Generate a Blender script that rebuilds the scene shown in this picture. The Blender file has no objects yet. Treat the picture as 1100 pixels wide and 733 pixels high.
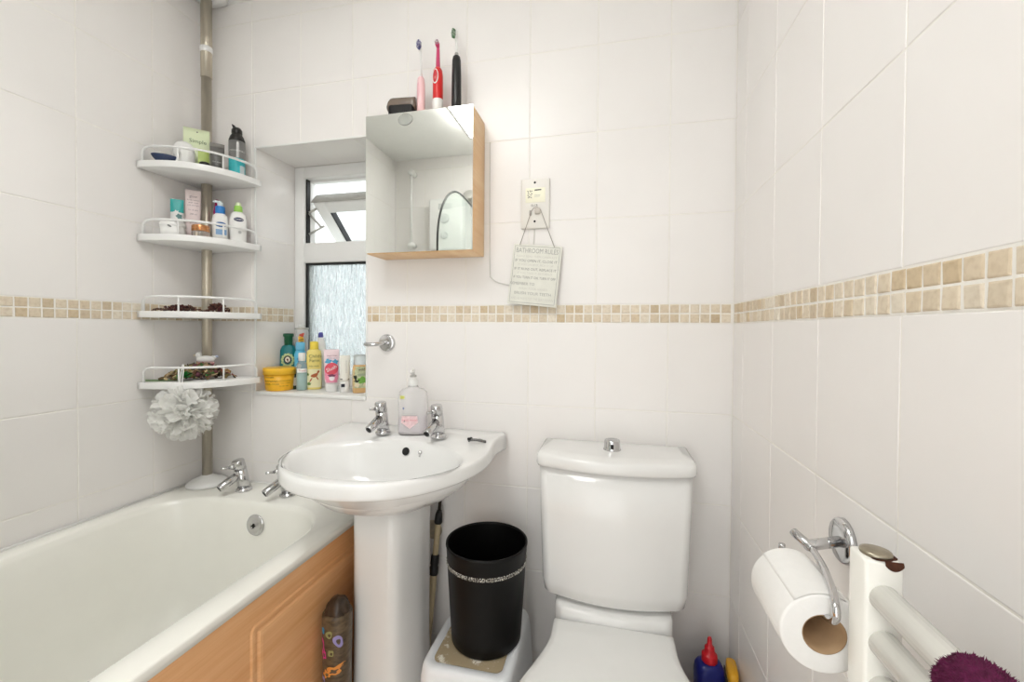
import bpy, bmesh, math, random
from mathutils import Vector, Matrix, Euler
from math import sin, cos, pi, radians, sqrt, atan2, hypot

# ------------------------------------------------------------------ camera, world, light, exposure
scene = bpy.context.scene
COL = scene.collection
random.seed(7)

cam_data = bpy.data.cameras.new('camera')
cam = bpy.data.objects.new('camera', cam_data)
COL.objects.link(cam)
cam_data.sensor_width = 36.0
cam_data.lens = 457.277 / 1100.0 * 36.0
cam_data.shift_x = 0.0
cam_data.shift_y = -(366.5 - 359.782) / 1100.0
cam_data.clip_start = 0.02
yaw, pit, rol = radians(13.1404), radians(-0.7765), radians(0.4223)
fw = Vector((-sin(yaw) * cos(pit), cos(yaw) * cos(pit), sin(pit)))
rt = fw.cross(Vector((0, 0, 1))).normalized()
up = rt.cross(fw)
rt2 = rt * cos(rol) + up * sin(rol)
up2 = -rt * sin(rol) + up * cos(rol)
M = Matrix((rt2, up2, -fw)).transposed().to_4x4()
M.translation = Vector((-0.3231, -1.2627, 1.15 - 0.0198))
cam.matrix_world = M
scene.camera = cam

scene.view_settings.view_transform = 'Standard'
scene.view_settings.look = 'None'
scene.view_settings.exposure = 0.0
scene.view_settings.gamma = 1.0
scene.view_settings.use_curve_mapping = False

world = bpy.data.worlds.new('overcast_sky')
scene.world = world
world.use_nodes = True
wn = world.node_tree.nodes
wb = wn['Background']
wb.inputs['Color'].default_value = (0.93, 0.97, 1.0, 1)
wb.inputs['Strength'].default_value = 2.2
LAMP_STRENGTH = 11.6
LAMP_COLOR = (1.0, 0.997, 0.985)
LX, LY = -0.89, -1.07

# unseen fill light added behind the camera to flatten the shading
dl_ = bpy.data.lights.new('front_fill_light', 'AREA')
dl_.shape = 'RECTANGLE'; dl_.size = 0.80; dl_.size_y = 1.96
dl_.energy = 8.4
dl_.color = (1.0, 0.997, 0.985)
dlo = bpy.data.objects.new('front_fill_light', dl_)
COL.objects.link(dlo)
dlo.location = (-0.50, -1.70, 1.0)
dlo.rotation_euler = (radians(90), 0, radians(0))

# ------------------------------------------------------------------ materials
def lin(c):
    c = c / 255.0
    return c / 12.92 if c <= 0.04045 else ((c + 0.055) / 1.055) ** 2.4

def rgb(r, g, b):
    return (lin(r), lin(g), lin(b), 1.0)

def mat(name, col, rough=0.4, metal=0.0, var=0.03, vscale=18.0, bump=0.0, bscale=60.0, trans=0.0,
        ior=1.45, coat=0.0, alpha=1.0, sss=0.0, stretch=None, spec=None):
    m = bpy.data.materials.new(name)
    m.use_nodes = True
    nt = m.node_tree
    N, Lk = nt.nodes, nt.links
    bs = N['Principled BSDF']
    c = rgb(*col)
    bs.inputs['Roughness'].default_value = rough
    bs.inputs['Metallic'].default_value = metal
    bs.inputs['IOR'].default_value = ior
    bs.inputs['Transmission Weight'].default_value = trans
    bs.inputs['Coat Weight'].default_value = coat
    bs.inputs['Coat Roughness'].default_value = 0.08
    bs.inputs['Alpha'].default_value = alpha
    if spec is not None:
        bs.inputs['Specular IOR Level'].default_value = spec
    if sss:
        bs.inputs['Subsurface Weight'].default_value = sss
        bs.inputs['Subsurface Radius'].default_value = (0.01, 0.008, 0.006)
        bs.inputs['Subsurface Scale'].default_value = 0.5
    tc = N.new('ShaderNodeTexCoord')
    mp = N.new('ShaderNodeMapping')
    if stretch:
        mp.inputs['Scale'].default_value = stretch
    Lk.new(tc.outputs['Object'], mp.inputs['Vector'])
    nz = N.new('ShaderNodeTexNoise')
    nz.inputs['Scale'].default_value = vscale
    nz.inputs['Detail'].default_value = 3
    Lk.new(mp.outputs['Vector'], nz.inputs['Vector'])
    cr = N.new('ShaderNodeValToRGB')
    cr.color_ramp.elements[0].position = 0.3
    cr.color_ramp.elements[1].position = 0.7
    cr.color_ramp.elements[0].color = (c[0] * (1 - var), c[1] * (1 - var), c[2] * (1 - var), 1)
    cr.color_ramp.elements[1].color = (min(1, c[0] * (1 + var)), min(1, c[1] * (1 + var)), min(1, c[2] * (1 + var)), 1)
    Lk.new(nz.outputs['Fac'], cr.inputs['Fac'])
    Lk.new(cr.outputs['Color'], bs.inputs['Base Color'])
    if bump:
        n2 = N.new('ShaderNodeTexNoise')
        n2.inputs['Scale'].default_value = bscale
        n2.inputs['Detail'].default_value = 4
        Lk.new(mp.outputs['Vector'], n2.inputs['Vector'])
        bp = N.new('ShaderNodeBump')
        bp.inputs['Strength'].default_value = bump
        bp.inputs['Distance'].default_value = 0.002
        Lk.new(n2.outputs['Fac'], bp.inputs['Height'])
        Lk.new(bp.outputs['Normal'], bs.inputs['Normal'])
    return m

def island_mat(name, cols, rough=0.5, bump=0.3, bscale=120.0):
    """each separate piece of the mesh takes its own colour"""
    m = bpy.data.materials.new(name)
    m.use_nodes = True
    nt = m.node_tree
    N, Lk = nt.nodes, nt.links
    bs = N['Principled BSDF']
    bs.inputs['Roughness'].default_value = rough
    g = N.new('ShaderNodeNewGeometry')
    cr = N.new('ShaderNodeValToRGB')
    cr.color_ramp.interpolation = 'LINEAR'
    els = cr.color_ramp.elements
    n = len(cols)
    els[0].position = 0.0; els[0].color = rgb(*cols[0])
    els[1].position = 1.0; els[1].color = rgb(*cols[-1])
    for i in range(1, n - 1):
        e = els.new(i / (n - 1)); e.color = rgb(*cols[i])
    Lk.new(g.outputs['Random Per Island'], cr.inputs['Fac'])
    tc = N.new('ShaderNodeTexCoord')
    nz = N.new('ShaderNodeTexNoise'); nz.inputs['Scale'].default_value = bscale; nz.inputs['Detail'].default_value = 5
    Lk.new(tc.outputs['Object'], nz.inputs['Vector'])
    mx = N.new('ShaderNodeMix'); mx.data_type = 'RGBA'; mx.blend_type = 'MULTIPLY'
    mx.inputs['Factor'].default_value = 0.45
    r2 = N.new('ShaderNodeValToRGB')
    r2.color_ramp.elements[0].position = 0.3; r2.color_ramp.elements[0].color = (0.72, 0.66, 0.58, 1)
    r2.color_ramp.elements[1].position = 0.55; r2.color_ramp.elements[1].color = (1, 1, 1, 1)
    Lk.new(nz.outputs['Fac'], r2.inputs['Fac'])
    Lk.new(cr.outputs['Color'], mx.inputs['A']); Lk.new(r2.outputs['Color'], mx.inputs['B'])
    Lk.new(mx.outputs['Result'], bs.inputs['Base Color'])
    bp = N.new('ShaderNodeBump'); bp.inputs['Strength'].default_value = bump; bp.inputs['Distance'].default_value = 0.001
    Lk.new(nz.outputs['Fac'], bp.inputs['Height']); Lk.new(bp.outputs['Normal'], bs.inputs['Normal'])
    return m

def wood_mat(name, c1, c2, rough=0.4, scale=(14, 1.2, 14), fine=(220, 6, 220)):
    m = bpy.data.materials.new(name)
    m.use_nodes = True
    nt = m.node_tree
    N, Lk = nt.nodes, nt.links
    bs = N['Principled BSDF']
    bs.inputs['Roughness'].default_value = rough
    tc = N.new('ShaderNodeTexCoord')
    mp = N.new('ShaderNodeMapping'); mp.inputs['Scale'].default_value = scale
    Lk.new(tc.outputs['Object'], mp.inputs['Vector'])
    nz = N.new('ShaderNodeTexNoise'); nz.inputs['Scale'].default_value = 1.0; nz.inputs['Detail'].default_value = 6; nz.inputs['Distortion'].default_value = 1.2
    Lk.new(mp.outputs['Vector'], nz.inputs['Vector'])
    mp2 = N.new('ShaderNodeMapping'); mp2.inputs['Scale'].default_value = fine
    Lk.new(tc.outputs['Object'], mp2.inputs['Vector'])
    nz2 = N.new('ShaderNodeTexNoise'); nz2.inputs['Scale'].default_value = 1.0; nz2.inputs['Detail'].default_value = 2
    Lk.new(mp2.outputs['Vector'], nz2.inputs['Vector'])
    ad = N.new('ShaderNodeMath'); ad.operation = 'MULTIPLY_ADD'; ad.inputs[1].default_value = 0.45
    Lk.new(nz2.outputs['Fac'], ad.inputs[0]); Lk.new(nz.outputs['Fac'], ad.inputs[2])
    cr = N.new('ShaderNodeValToRGB')
    cr.color_ramp.elements[0].position = 0.5; cr.color_ramp.elements[0].color = rgb(*c1)
    cr.color_ramp.elements[1].position = 0.95; cr.color_ramp.elements[1].color = rgb(*c2)
    Lk.new(ad.outputs['Value'], cr.inputs['Fac'])
    Lk.new(cr.outputs['Color'], bs.inputs['Base Color'])
    return m

def clear_mat(name, col, rough=0.02, ior=1.45, haze=0.0):
    """clear plastic or glass that lets light pass"""
    m = bpy.data.materials.new(name)
    m.use_nodes = True
    nt = m.node_tree
    N, Lk = nt.nodes, nt.links
    bs = N['Principled BSDF']
    bs.inputs['Base Color'].default_value = rgb(*col)
    bs.inputs['Roughness'].default_value = rough
    bs.inputs['IOR'].default_value = ior
    bs.inputs['Transmission Weight'].default_value = 1.0 - haze
    return m

M_TILE = mat('white_glazed_tile', (243, 240, 237), rough=0.28, var=0.012, vscale=5, bump=0.04, bscale=9)
M_GROUT = mat('pale_grout', (244, 241, 234), rough=0.8, var=0.03, vscale=70)
M_STONE = island_mat('tumbled_travertine', [(234, 225, 208), (223, 209, 186), (230, 218, 197), (207, 186, 152), (226, 212, 190), (215, 200, 175), (238, 229, 213), (200, 180, 148)], rough=0.55)
M_CEIL = mat('white_ceiling_paint', (247, 247, 244), rough=0.7, var=0.01)
M_FLOOR = mat('grey_vinyl_floor', (216, 213, 207), rough=0.5, var=0.1, vscale=8)
M_PVC = mat('white_window_frame', (240, 240, 238), rough=0.35, var=0.01)
M_RUBBER = mat('black_gasket', (32, 32, 32), rough=0.5, var=0.1)
M_ALU = mat('dull_aluminium', (190, 188, 182), rough=0.45, metal=0.35, var=0.06, vscale=40)
M_CERAMIC = mat('white_ceramic', (238, 238, 236), rough=0.12, var=0.005, coat=0.3)
M_BATH = mat('white_bath_enamel', (247, 246, 238), rough=0.18, var=0.008, coat=0.25)
M_CHROME = mat('polished_chrome', (205, 205, 206), rough=0.1, metal=1.0, var=0.02)
M_PLASTIC = mat('white_plastic', (240, 240, 237), rough=0.35, var=0.01)
M_DARK = mat('dark_recess', (14, 14, 15), rough=0.6, var=0.1)
M_BEECH = wood_mat('light_beech', (232, 188, 136), (246, 212, 166))
M_OAK = wood_mat('orange_beech_panel', (222, 160, 104), (240, 188, 136), scale=(14, 1.4, 14))
M_MIRROR = mat('mirror_silver', (246, 248, 244), rough=0.012, metal=1.0, var=0.002)

# ------------------------------------------------------------------ mesh builder
class MB:
    def __init__(s):
        s.v, s.f, s.mi, s.sm = [], [], [], []
    def add(s, vs, fs, mi=0, smooth=True):
        o = len(s.v)
        s.v += [tuple(p) for p in vs]
        for f in fs:
            s.f.append(tuple(i + o for i in f)); s.mi.append(mi); s.sm.append(smooth)
        return s
    def xf(s, m):
        s.v = [tuple(m @ Vector(p)) for p in s.v]; return s
    def move(s, d):
        s.v = [(p[0] + d[0], p[1] + d[1], p[2] + d[2]) for p in s.v]; return s
    def join(s, o, mi=None):
        n = len(s.v)
        s.v += o.v
        for f, m_, sm in zip(o.f, o.mi, o.sm):
            s.f.append(tuple(i + n for i in f)); s.mi.append(m_ if mi is None else mi); s.sm.append(sm)
        return s
    def mesh(s, name, mats):
        me = bpy.data.meshes.new(name)
        me.from_pydata(s.v, [], s.f)
        for m_ in (mats if isinstance(mats, (list, tuple)) else [mats]):
            me.materials.append(m_)
        me.polygons.foreach_set('material_index', s.mi)
        me.polygons.foreach_set('use_smooth', s.sm)
        bm = bmesh.new(); bm.from_mesh(me)
        bmesh.ops.recalc_face_normals(bm, faces=bm.faces)
        bm.to_mesh(me); bm.free()
        me.update()
        return me

def tag(o, label=None, cat=None, group=None, kind=None):
    if label: o['label'] = label
    if cat: o['category'] = cat
    if group: o['group'] = group
    if kind: o['kind'] = kind
    return o

def thing(name, label, cat, loc=(0, 0, 0), rz=0.0, group=None, rot=None):
    o = bpy.data.objects.new(name, None)
    o.empty_display_size = 0.05
    COL.objects.link(o)
    o.location = loc
    o.rotation_euler = rot if rot else (0, 0, rz)
    return tag(o, label, cat, group)

def part(name, mb, m, parent, label=None, world=False, kind=None):
    if world and parent is not None:
        p = parent
        d = Vector((0, 0, 0))
        while p is not None:
            d += Vector(p.location); p = p.parent
        mb.move(-d)
    o = bpy.data.objects.new(name, mb.mesh(name, m))
    COL.objects.link(o)
    o.parent = parent
    if label: o['label'] = label
    if kind: o['kind'] = kind
    return o

def single(name, mb, m, label, cat, loc=(0, 0, 0), rz=0.0, group=None, kind=None, rot=None):
    o = part(name, mb, m, None)
    o.location = loc
    o.rotation_euler = rot if rot else (0, 0, rz)
    return tag(o, label, cat, group, kind)

def struct(name, mb, m):
    o = part(name, mb, m, None)
    o['kind'] = 'structure'
    return o

def box(x0, x1, y0, y1, z0, z1, b=0.0, seg=2, smooth=None):
    mb = MB()
    if b <= 0:
        vs = [(x, y, z) for x in (x0, x1) for y in (y0, y1) for z in (z0, z1)]
        return mb.add(vs, [(0, 1, 3, 2), (4, 6, 7, 5), (0, 4, 5, 1), (2, 3, 7, 6), (0, 2, 6, 4), (1, 5, 7, 3)], smooth=False)
    bm = bmesh.new()
    bmesh.ops.create_cube(bm, size=1.0)
    for v in bm.verts:
        v.co = Vector(((x0 + x1) / 2 + v.co.x * (x1 - x0), (y0 + y1) / 2 + v.co.y * (y1 - y0), (z0 + z1) / 2 + v.co.z * (z1 - z0)))
    bmesh.ops.bevel(bm, geom=list(bm.edges), offset=min(b, 0.49 * min(abs(x1 - x0), abs(y1 - y0), abs(z1 - z0))), segments=seg, profile=0.5, affect='EDGES')
    bm.verts.index_update()
    vs = [tuple(v.co) for v in bm.verts]
    fs = [tuple(v.index for v in f.verts) for f in bm.faces]
    bm.free()
    return mb.add(vs, fs, smooth=True if smooth is None else smooth)

def lathe(prof, seg=28, sx=1.0, sy=1.0, caps=True):
    mb = MB()
    vs, fs = [], []
    for r, z in prof:
        for i in range(seg):
            a = 2 * pi * i / seg
            vs.append((r * sx * cos(a), r * sy * sin(a), z))
    for k in range(len(prof) - 1):
        for i in range(seg):
            j = (i + 1) % seg
            fs.append((k * seg + i, k * seg + j, (k + 1) * seg + j, (k + 1) * seg + i))
    if caps:
        fs.append(tuple(range(seg)))
        fs.append(tuple((len(prof) - 1) * seg + i for i in range(seg)))
    return mb.add(vs, fs)

def loft(loops, cap0=True, cap1=True, smooth=True):
    mb = MB()
    n = len(loops[0])
    vs = [p for lp in loops for p in lp]
    fs = []
    for k in range(len(loops) - 1):
        for i in range(n):
            j = (i + 1) % n
            fs.append((k * n + i, k * n + j, (k + 1) * n + j, (k + 1) * n + i))
    if cap0: fs.append(tuple(range(n)))
    if cap1: fs.append(tuple((len(loops) - 1) * n + i for i in range(n)))
    return mb.add(vs, fs, smooth=smooth)

def tube(pts, r, seg=10, caps=True, closed=False, flat=1.0):
    pts = [Vector(p) for p in pts]
    n = len(pts)
    rs = r if isinstance(r, (list, tuple)) else [r] * n
    tang = []
    for i in range(n):
        if closed:
            t = pts[(i + 1) % n] - pts[i - 1]
        else:
            t = pts[min(i + 1, n - 1)] - pts[max(i - 1, 0)]
        tang.append(t.normalized())
    ref = Vector((0, 0, 1)) if abs(tang[0].z) < 0.9 else Vector((1, 0, 0))
    u = tang[0].cross(ref).normalized()
    loops = []
    for i in range(n):
        t = tang[i]
        u = (u - t * u.dot(t)).normalized()
        w = t.cross(u)
        loops.append([pts[i] + (u * cos(2 * pi * k / seg) + w * sin(2 * pi * k / seg) * flat) * rs[i] for k in range(seg)])
    if closed:
        loops.append(loops[0])
        return loft(loops, False, False)
    return loft(loops, caps, caps)

def smooth_path(ctrl, n=8, closed=False):
    """Catmull-Rom through control points"""
    P = [Vector(p) for p in ctrl]
    out = []
    m = len(P)
    rng = range(m) if closed else range(m - 1)
    for i in rng:
        if closed:
            p0, p1, p2, p3 = P[i - 1], P[i], P[(i + 1) % m], P[(i + 2) % m]
        else:
            p0 = P[i - 1] if i > 0 else P[i] * 2 - P[i + 1]
            p1, p2 = P[i], P[i + 1]
            p3 = P[i + 2] if i + 2 < m else P[i + 1] * 2 - P[i]
        for k in range(n):
            t = k / n
            out.append(0.5 * ((2 * p1) + (p2 - p0) * t + (2 * p0 - 5 * p1 + 4 * p2 - p3) * t * t + (3 * p1 - p0 - 3 * p2 + p3) * t ** 3))
    if not closed: out.append(P[-1])
    return out

def rrect(hx, hy, r, n=6):
    """rounded rectangle outline, counter-clockwise"""
    r = min(r, hx * 0.999, hy * 0.999)
    pts = []
    for cx, cy, a0 in ((hx - r, hy - r, 0), (-hx + r, hy - r, pi / 2), (-hx + r, -hy + r, pi), (hx - r, -hy + r, 1.5 * pi)):
        for k in range(n + 1):
            a = a0 + pi / 2 * k / n
            pts.append((cx + r * cos(a), cy + r * sin(a)))
    return pts

def prism(outline, z0, z1, b=0.0):
    """outline in XY swept from z0 to z1, with an optional soft edge b (scaled about the centroid)"""
    cx = sum(p[0] for p in outline) / len(outline); cy = sum(p[1] for p in outline) / len(outline)
    def sc(d):
        out = []
        for x, y in outline:
            L = hypot(x - cx, y - cy) or 1
            k = (L - d) / L
            out.append((cx + (x - cx) * k, cy + (y - cy) * k))
        return out
    if b <= 0:
        loops = [[(x, y, z0) for x, y in outline], [(x, y, z1) for x, y in outline]]
        return loft(loops, smooth=False)
    loops = []
    for d, z in ((b, z0), (b * 0.3, z0 + b * 0.3), (0, z0 + b), (0, z1 - b), (b * 0.3, z1 - b * 0.3), (b, z1)):
        loops.append([(x, y, z) for x, y in sc(d)])
    return loft(loops)

class Body:
    """bottle body: superellipse sections (z, rx, ry, exponent)"""
    def __init__(s, secs):
        s.secs = secs
    def at(s, z):
        S = s.secs
        if z <= S[0][0]: return S[0][1:]
        for a, b in zip(S, S[1:]):
            if z <= b[0]:
                t = (z - a[0]) / max(1e-9, b[0] - a[0])
                return tuple(a[i] + (b[i] - a[i]) * t for i in (1, 2, 3))
        return S[-1][1:]
    def mesh(s, seg=32):
        loops = []
        for z, rx, ry, n in s.secs:
            lp = []
            for i in range(seg):
                a = 2 * pi * i / seg
                ca, sa = cos(a), sin(a)
                lp.append((rx * math.copysign(abs(ca) ** (2 / n), ca), ry * math.copysign(abs(sa) ** (2 / n), sa), z))
            loops.append(lp)
        return loft(loops)
    def front(s, x, z, off=0.0005):
        rx, ry, n = s.at(z)
        q = min(0.985, abs(x) / rx)
        return (max(-rx, min(rx, x)), -ry * (1 - q ** n) ** (1 / n) - off, z)
    def patch(s, x0, x1, z0, z1, off=0.0005, nx=8, nz=5):
        mb = MB()
        vs = [s.front(x0 + (x1 - x0) * i / nx, z0 + (z1 - z0) * k / nz, off) for k in range(nz + 1) for i in range(nx + 1)]
        fs = [(k * (nx + 1) + i, k * (nx + 1) + i + 1, (k + 1) * (nx + 1) + i + 1, (k + 1) * (nx + 1) + i) for k in range(nz) for i in range(nx)]
        return mb.add(vs, fs)
    def oval(s, cx, cz, ra, rb, off=0.0008, seg=24, tilt=0.0, wob=0.0, k=5):
        mb = MB()
        vs = [s.front(cx, cz, off)]
        rings = 4
        for q in range(1, rings + 1):
            for i in range(seg):
                a = 2 * pi * i / seg
                w = 1 + wob * sin(k * a)
                dx, dz = ra * q / rings * cos(a) * w, rb * q / rings * sin(a) * w
                vs.append(s.front(cx + dx * cos(tilt) - dz * sin(tilt), cz + dx * sin(tilt) + dz * cos(tilt), off))
        fs = [(0, 1 + i, 1 + (i + 1) % seg) for i in range(seg)]
        for q in range(rings - 1):
            for i in range(seg):
                j = (i + 1) % seg
                fs.append((1 + q * seg + i, 1 + q * seg + j, 1 + (q + 1) * seg + j, 1 + (q + 1) * seg + i))
        return mb.add(vs, fs)
    def text(s, string, size, cx, cz, off=0.001, tilt=0.0):
        return text_mb(string, size, lambda x, z: s.front(cx + x * cos(tilt) - z * sin(tilt), cz + x * sin(tilt) + z * cos(tilt), off))

def text_mb(string, size, fn=None):
    """lettering standing in the XZ plane, facing -Y, centred on the origin"""
    cu = bpy.data.curves.new('lettering', 'FONT')
    cu.body = string
    cu.size = size
    cu.align_x = 'CENTER'; cu.align_y = 'CENTER'
    cu.resolution_u = 2
    ob = bpy.data.objects.new('lettering', cu)
    COL.objects.link(ob)
    dg = bpy.context.evaluated_depsgraph_get()
    dg.update()
    me = ob.evaluated_get(dg).to_mesh()
    vs = [(v.co.x, v.co.y) for v in me.vertices]
    fs = [tuple(p.vertices) for p in me.polygons]
    ob.evaluated_get(dg).to_mesh_clear()
    COL.objects.unlink(ob)
    bpy.data.objects.remove(ob); bpy.data.curves.remove(cu)
    if fn is None: fn = lambda x, z: (x, 0, z)
    return MB().add([fn(x, z) for x, z in vs], fs, smooth=False)

def uvsphere(r, c=(0, 0, 0), sx=1, sy=1, sz=1, seg=16, rings=10):
    mb = lathe([(max(1e-4, r * sin(pi * k / rings)), -r * cos(pi * k / rings)) for k in range(rings + 1)], seg)
    mb.v = [(x * sx + c[0], y * sy + c[1], z * sz + c[2]) for x, y, z in mb.v]
    return mb

def cyl_between(a, b, r, seg=14, r2=None):
    return tube([a, b], [r, r if r2 is None else r2], seg)

# ------------------------------------------------------------------ room shell
ZB = 1.15                 # underside of the mosaic border
BH = 0.053                # border height
CEIL = 2.28
YF = -1.66                # wall behind the camera
WL = -1.762               # left wall at the far corner
LA = radians(-0.846)
TW, TH = 0.1996, 0.25
OX0, OX1, OZ0, OZ1 = -1.553, -1.111, 0.902, 1.763   # window recess
RD = 0.19                 # recess depth

def subtract(rc, op):
    u0, u1, v0, v1 = rc
    a0, a1, b0, b1 = op
    if u1 <= a0 or u0 >= a1 or v1 <= b0 or v0 >= b1: return [rc]
    out = []
    if u0 < a0: out.append((u0, a0, v0, v1))
    if u1 > a1: out.append((a1, u1, v0, v1))
    m0, m1 = max(u0, a0), min(u1, a1)
    if v0 < b0: out.append((m0, m1, v0, b0))
    if v1 > b1: out.append((m0, m1, b1, v1))
    return out

def slab(mb, rc, fr, g=0.0012, e=0.0013, h=0.0011, mi=0, tilt=0.0004, z0=None):
    """one glazed tile; fr maps (u, v, n) to the world"""
    u0, u1, v0, v1 = rc[0] + g, rc[1] - g, rc[2] + g, rc[3] - g
    if u1 - u0 < 0.004 or v1 - v0 < 0.004: return
    base = -h if z0 is None else z0
    top = 0.0 if z0 is None else z0 + h
    tx, tz = random.uniform(-tilt, tilt), random.uniform(-tilt, tilt)
    du, dv = (u1 - u0), (v1 - v0)
    def n(u, v): return top + tx * ((u - u0) / du - 0.5) + tz * ((v - v0) / dv - 0.5)
    A = [(u0, v0), (u1, v0), (u1, v1), (u0, v1)]
    q = 0.35 * e
    B = [(u0 + q, v0 + q), (u1 - q, v0 + q), (u1 - q, v1 - q), (u0 + q, v1 - q)]
    C = [(u0 + e, v0 + e), (u1 - e, v0 + e), (u1 - e, v1 - e), (u0 + e, v1 - e)]
    vs = [fr(u, v, base) for u, v in A] + [fr(u, v, n(u, v) - 0.35 * h) for u, v in B] + [fr(u, v, n(u, v)) for u, v in C]
    fs = [(8, 9, 10, 11)]
    for L in (0, 4):
        for i in range(4):
            j = (i + 1) % 4
            fs.append((L + i, L + j, L + 4 + j, L + 4 + i))
    mb.add(vs, fs, mi, smooth=False)

def rows():
    zs = []
    z = ZB
    while z > 0:
        zs.append((max(0, z - TH), z)); z -= TH
    z = ZB + BH
    while z < CEIL:
        zs.append((z, min(CEIL, z + TH))); z += TH
    return zs

def cols(lo, hi, ref):
    c = ref
    while c > lo: c -= TW
    out = []
    while c < hi:
        out.append((max(lo, c), min(hi, c + TW))); c += TW
    return out

def mosaic(lo, hi, ref, fr, cut=None):
    mb = MB()
    p = BH / 2
    c = ref
    while c > lo: c -= p
    segs = [(lo, hi)] if not cut else [(lo, cut[0]), (cut[1], hi)]
    for a, b in segs:
        if b - a < 0.002: continue
        mb.add([fr(u, v, n) for u in (a, b) for v in (ZB, ZB + BH) for n in (-0.004, -0.0004)],
               [(0, 1, 3, 2), (4, 6, 7, 5), (0, 4, 5, 1), (2, 3, 7, 6), (0, 2, 6, 4), (1, 5, 7, 3)], 1, False)
        u = c
        while u < b:
            for k in (0, 1):
                j = lambda: random.uniform(-0.0005, 0.0005)
                slab(mb, (max(a, u) + j(), min(b, u + p) + j(), ZB + k * p + j(), ZB + (k + 1) * p + j()), fr, g=0.0016, e=0.0022, h=0.0018, mi=0, tilt=0.001, z0=-0.0006) if min(b, u + p) > max(a, u) + 0.006 else None
            u += p
    return mb

FB = lambda u, v, n: (u, -n, v)                      # back wall, faces -Y
FR = lambda u, v, n: (-n, u, v)                      # right wall, faces -X
FL = lambda u, v, n: (WL - u * math.tan(LA) + n, u, v)   # left wall, faces +X
FE = lambda u, v, n: (u, YF + n, v)                  # wall behind the camera

# back wall with the window recess cut through it
mb = MB()
g = -0.0010
for x0, x1, z0, z1 in ((WL - 0.1, OX0, 0, CEIL), (OX1, 0.1, 0, CEIL), (OX0, OX1, 0, OZ0), (OX0, OX1, OZ1, CEIL)):
    mb.join(box(x0, x1, -g, 0.27, z0, z1), 1)
for z0, z1 in rows():
    for a, b in cols(WL, 0, -0.1684):
        for rc in subtract((a, b, z0, z1), (OX0, OX1, OZ0, OZ1)):
            slab(mb, rc, FB)
# tiled reveals of the recess
FRL = lambda u, v, n: (OX0 + n, u, v)
FRR = lambda u, v, n: (OX1 - n, u, v)
FRT = lambda u, v, n: (u, v, OZ1 - n)
for z0, z1 in rows():
    for rc in subtract((0.0, RD, z0, z1), (-1, 1, 0, OZ0)):
        for rd in subtract(rc, (-1, 1, OZ1, 9)):
            slab(mb, rd, FRL, z0=0.0); slab(mb, rd, FRR, z0=0.0)
for a, b in cols(OX0, OX1, -0.1684):
    slab(mb, (a, b, 0.0, RD), FRT, z0=0.0)
struct('wall_back', mb, [M_TILE, M_GROUT])

mb = MB()
mb.join(box(0.0010, 0.12, YF - 0.1, 0.27, 0, CEIL), 1)
for z0, z1 in rows():
    for a, b in cols(YF, 0, -0.2868):
        slab(mb, (a, b, z0, z1), FR)
struct('wall_right', mb, [M_TILE, M_GROUT])

mb = MB()
vs = [FL(u, v, n) for u in (YF - 0.1, 0.27) for v in (0, CEIL) for n in (-0.0010, -0.12)]
mb.add(vs, [(0, 1, 3, 2), (4, 6, 7, 5), (0, 4, 5, 1), (2, 3, 7, 6), (0, 2, 6, 4), (1, 5, 7, 3)], 1, False)
for z0, z1 in rows():
    for a, b in cols(YF, 0, -0.1865):
        slab(mb, (a, b, z0, z1), FL)
struct('wall_left', mb, [M_TILE, M_GROUT])

mb = MB()
DX0, DX1, DZ = -0.92, -0.08, 2.0
for x0, x1, z0, z1 in ((WL - 0.1, DX0, 0, CEIL), (DX1, 0.1, 0, CEIL), (DX0, DX1, DZ, CEIL)):
    mb.join(box(x0, x1, YF - 0.1, YF - 0.0010, z0, z1), 1)
for z0, z1 in rows():
    for a, b in cols(-1.79, 0, -0.1684):
        for rc in subtract((a, b, z0, z1), (DX0, DX1, 0, DZ)):
            slab(mb, rc, FE)
struct('wall_front', mb, [M_TILE, M_GROUT])

struct('trim_1', mosaic(WL, 0.0, -0.006, FB, (OX0, OX1)), [M_STONE, M_GROUT])
struct('trim_2', mosaic(YF, 0.0, -0.004, FR), [M_STONE, M_GROUT])
struct('trim_3', mosaic(YF, 0.0, -0.010, FL), [M_STONE, M_GROUT])
struct('trim_4', mosaic(0.0, RD, 0.0, lambda u, v, n: (OX0 + 0.0012 + n, u, v)), [M_STONE, M_GROUT])
struct('ceiling', box(WL - 0.1, 0.1, YF - 0.1, 0.27, CEIL, CEIL + 0.08), M_CEIL)
struct('floor', box(WL - 0.1, 0.1, YF - 0.1, 0.27, -0.08, 0.0), M_FLOOR)
# white bead round the recess and the sill board
mb = MB()
for a in ((OX0 - 0.003, OX0 + 0.004, -0.002, 0.004, OZ0, OZ1), (OX1 - 0.004, OX1 + 0.003, -0.002, 0.004, OZ0, OZ1), (OX0, OX1, -0.002, 0.004, OZ1 - 0.004, OZ1 + 0.003)):
    mb.join(box(*a, b=0.0015))
struct('trim_5', mb, M_PLASTIC)
struct('trim_6', box(OX0 + 0.0015, OX1 - 0.0015, -0.004, RD, OZ0 - 0.012, OZ0 + 0.001, b=0.002), M_PLASTIC)

# unseen doorway with lining, added behind the camera around the fill light
mb = MB()
for a in ((DX0 - .06, DX0 + .02, 0, DZ + .06), (DX1 - .02, DX1 + .06, 0, DZ + .06), (DX0 + .02, DX1 - .02, DZ - .02, DZ + .06)):
    mb.join(box(a[0], a[1], YF - 0.1, YF + 0.012, a[2], a[3], b=.004))
struct('added_doorway', mb, M_PVC)
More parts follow.
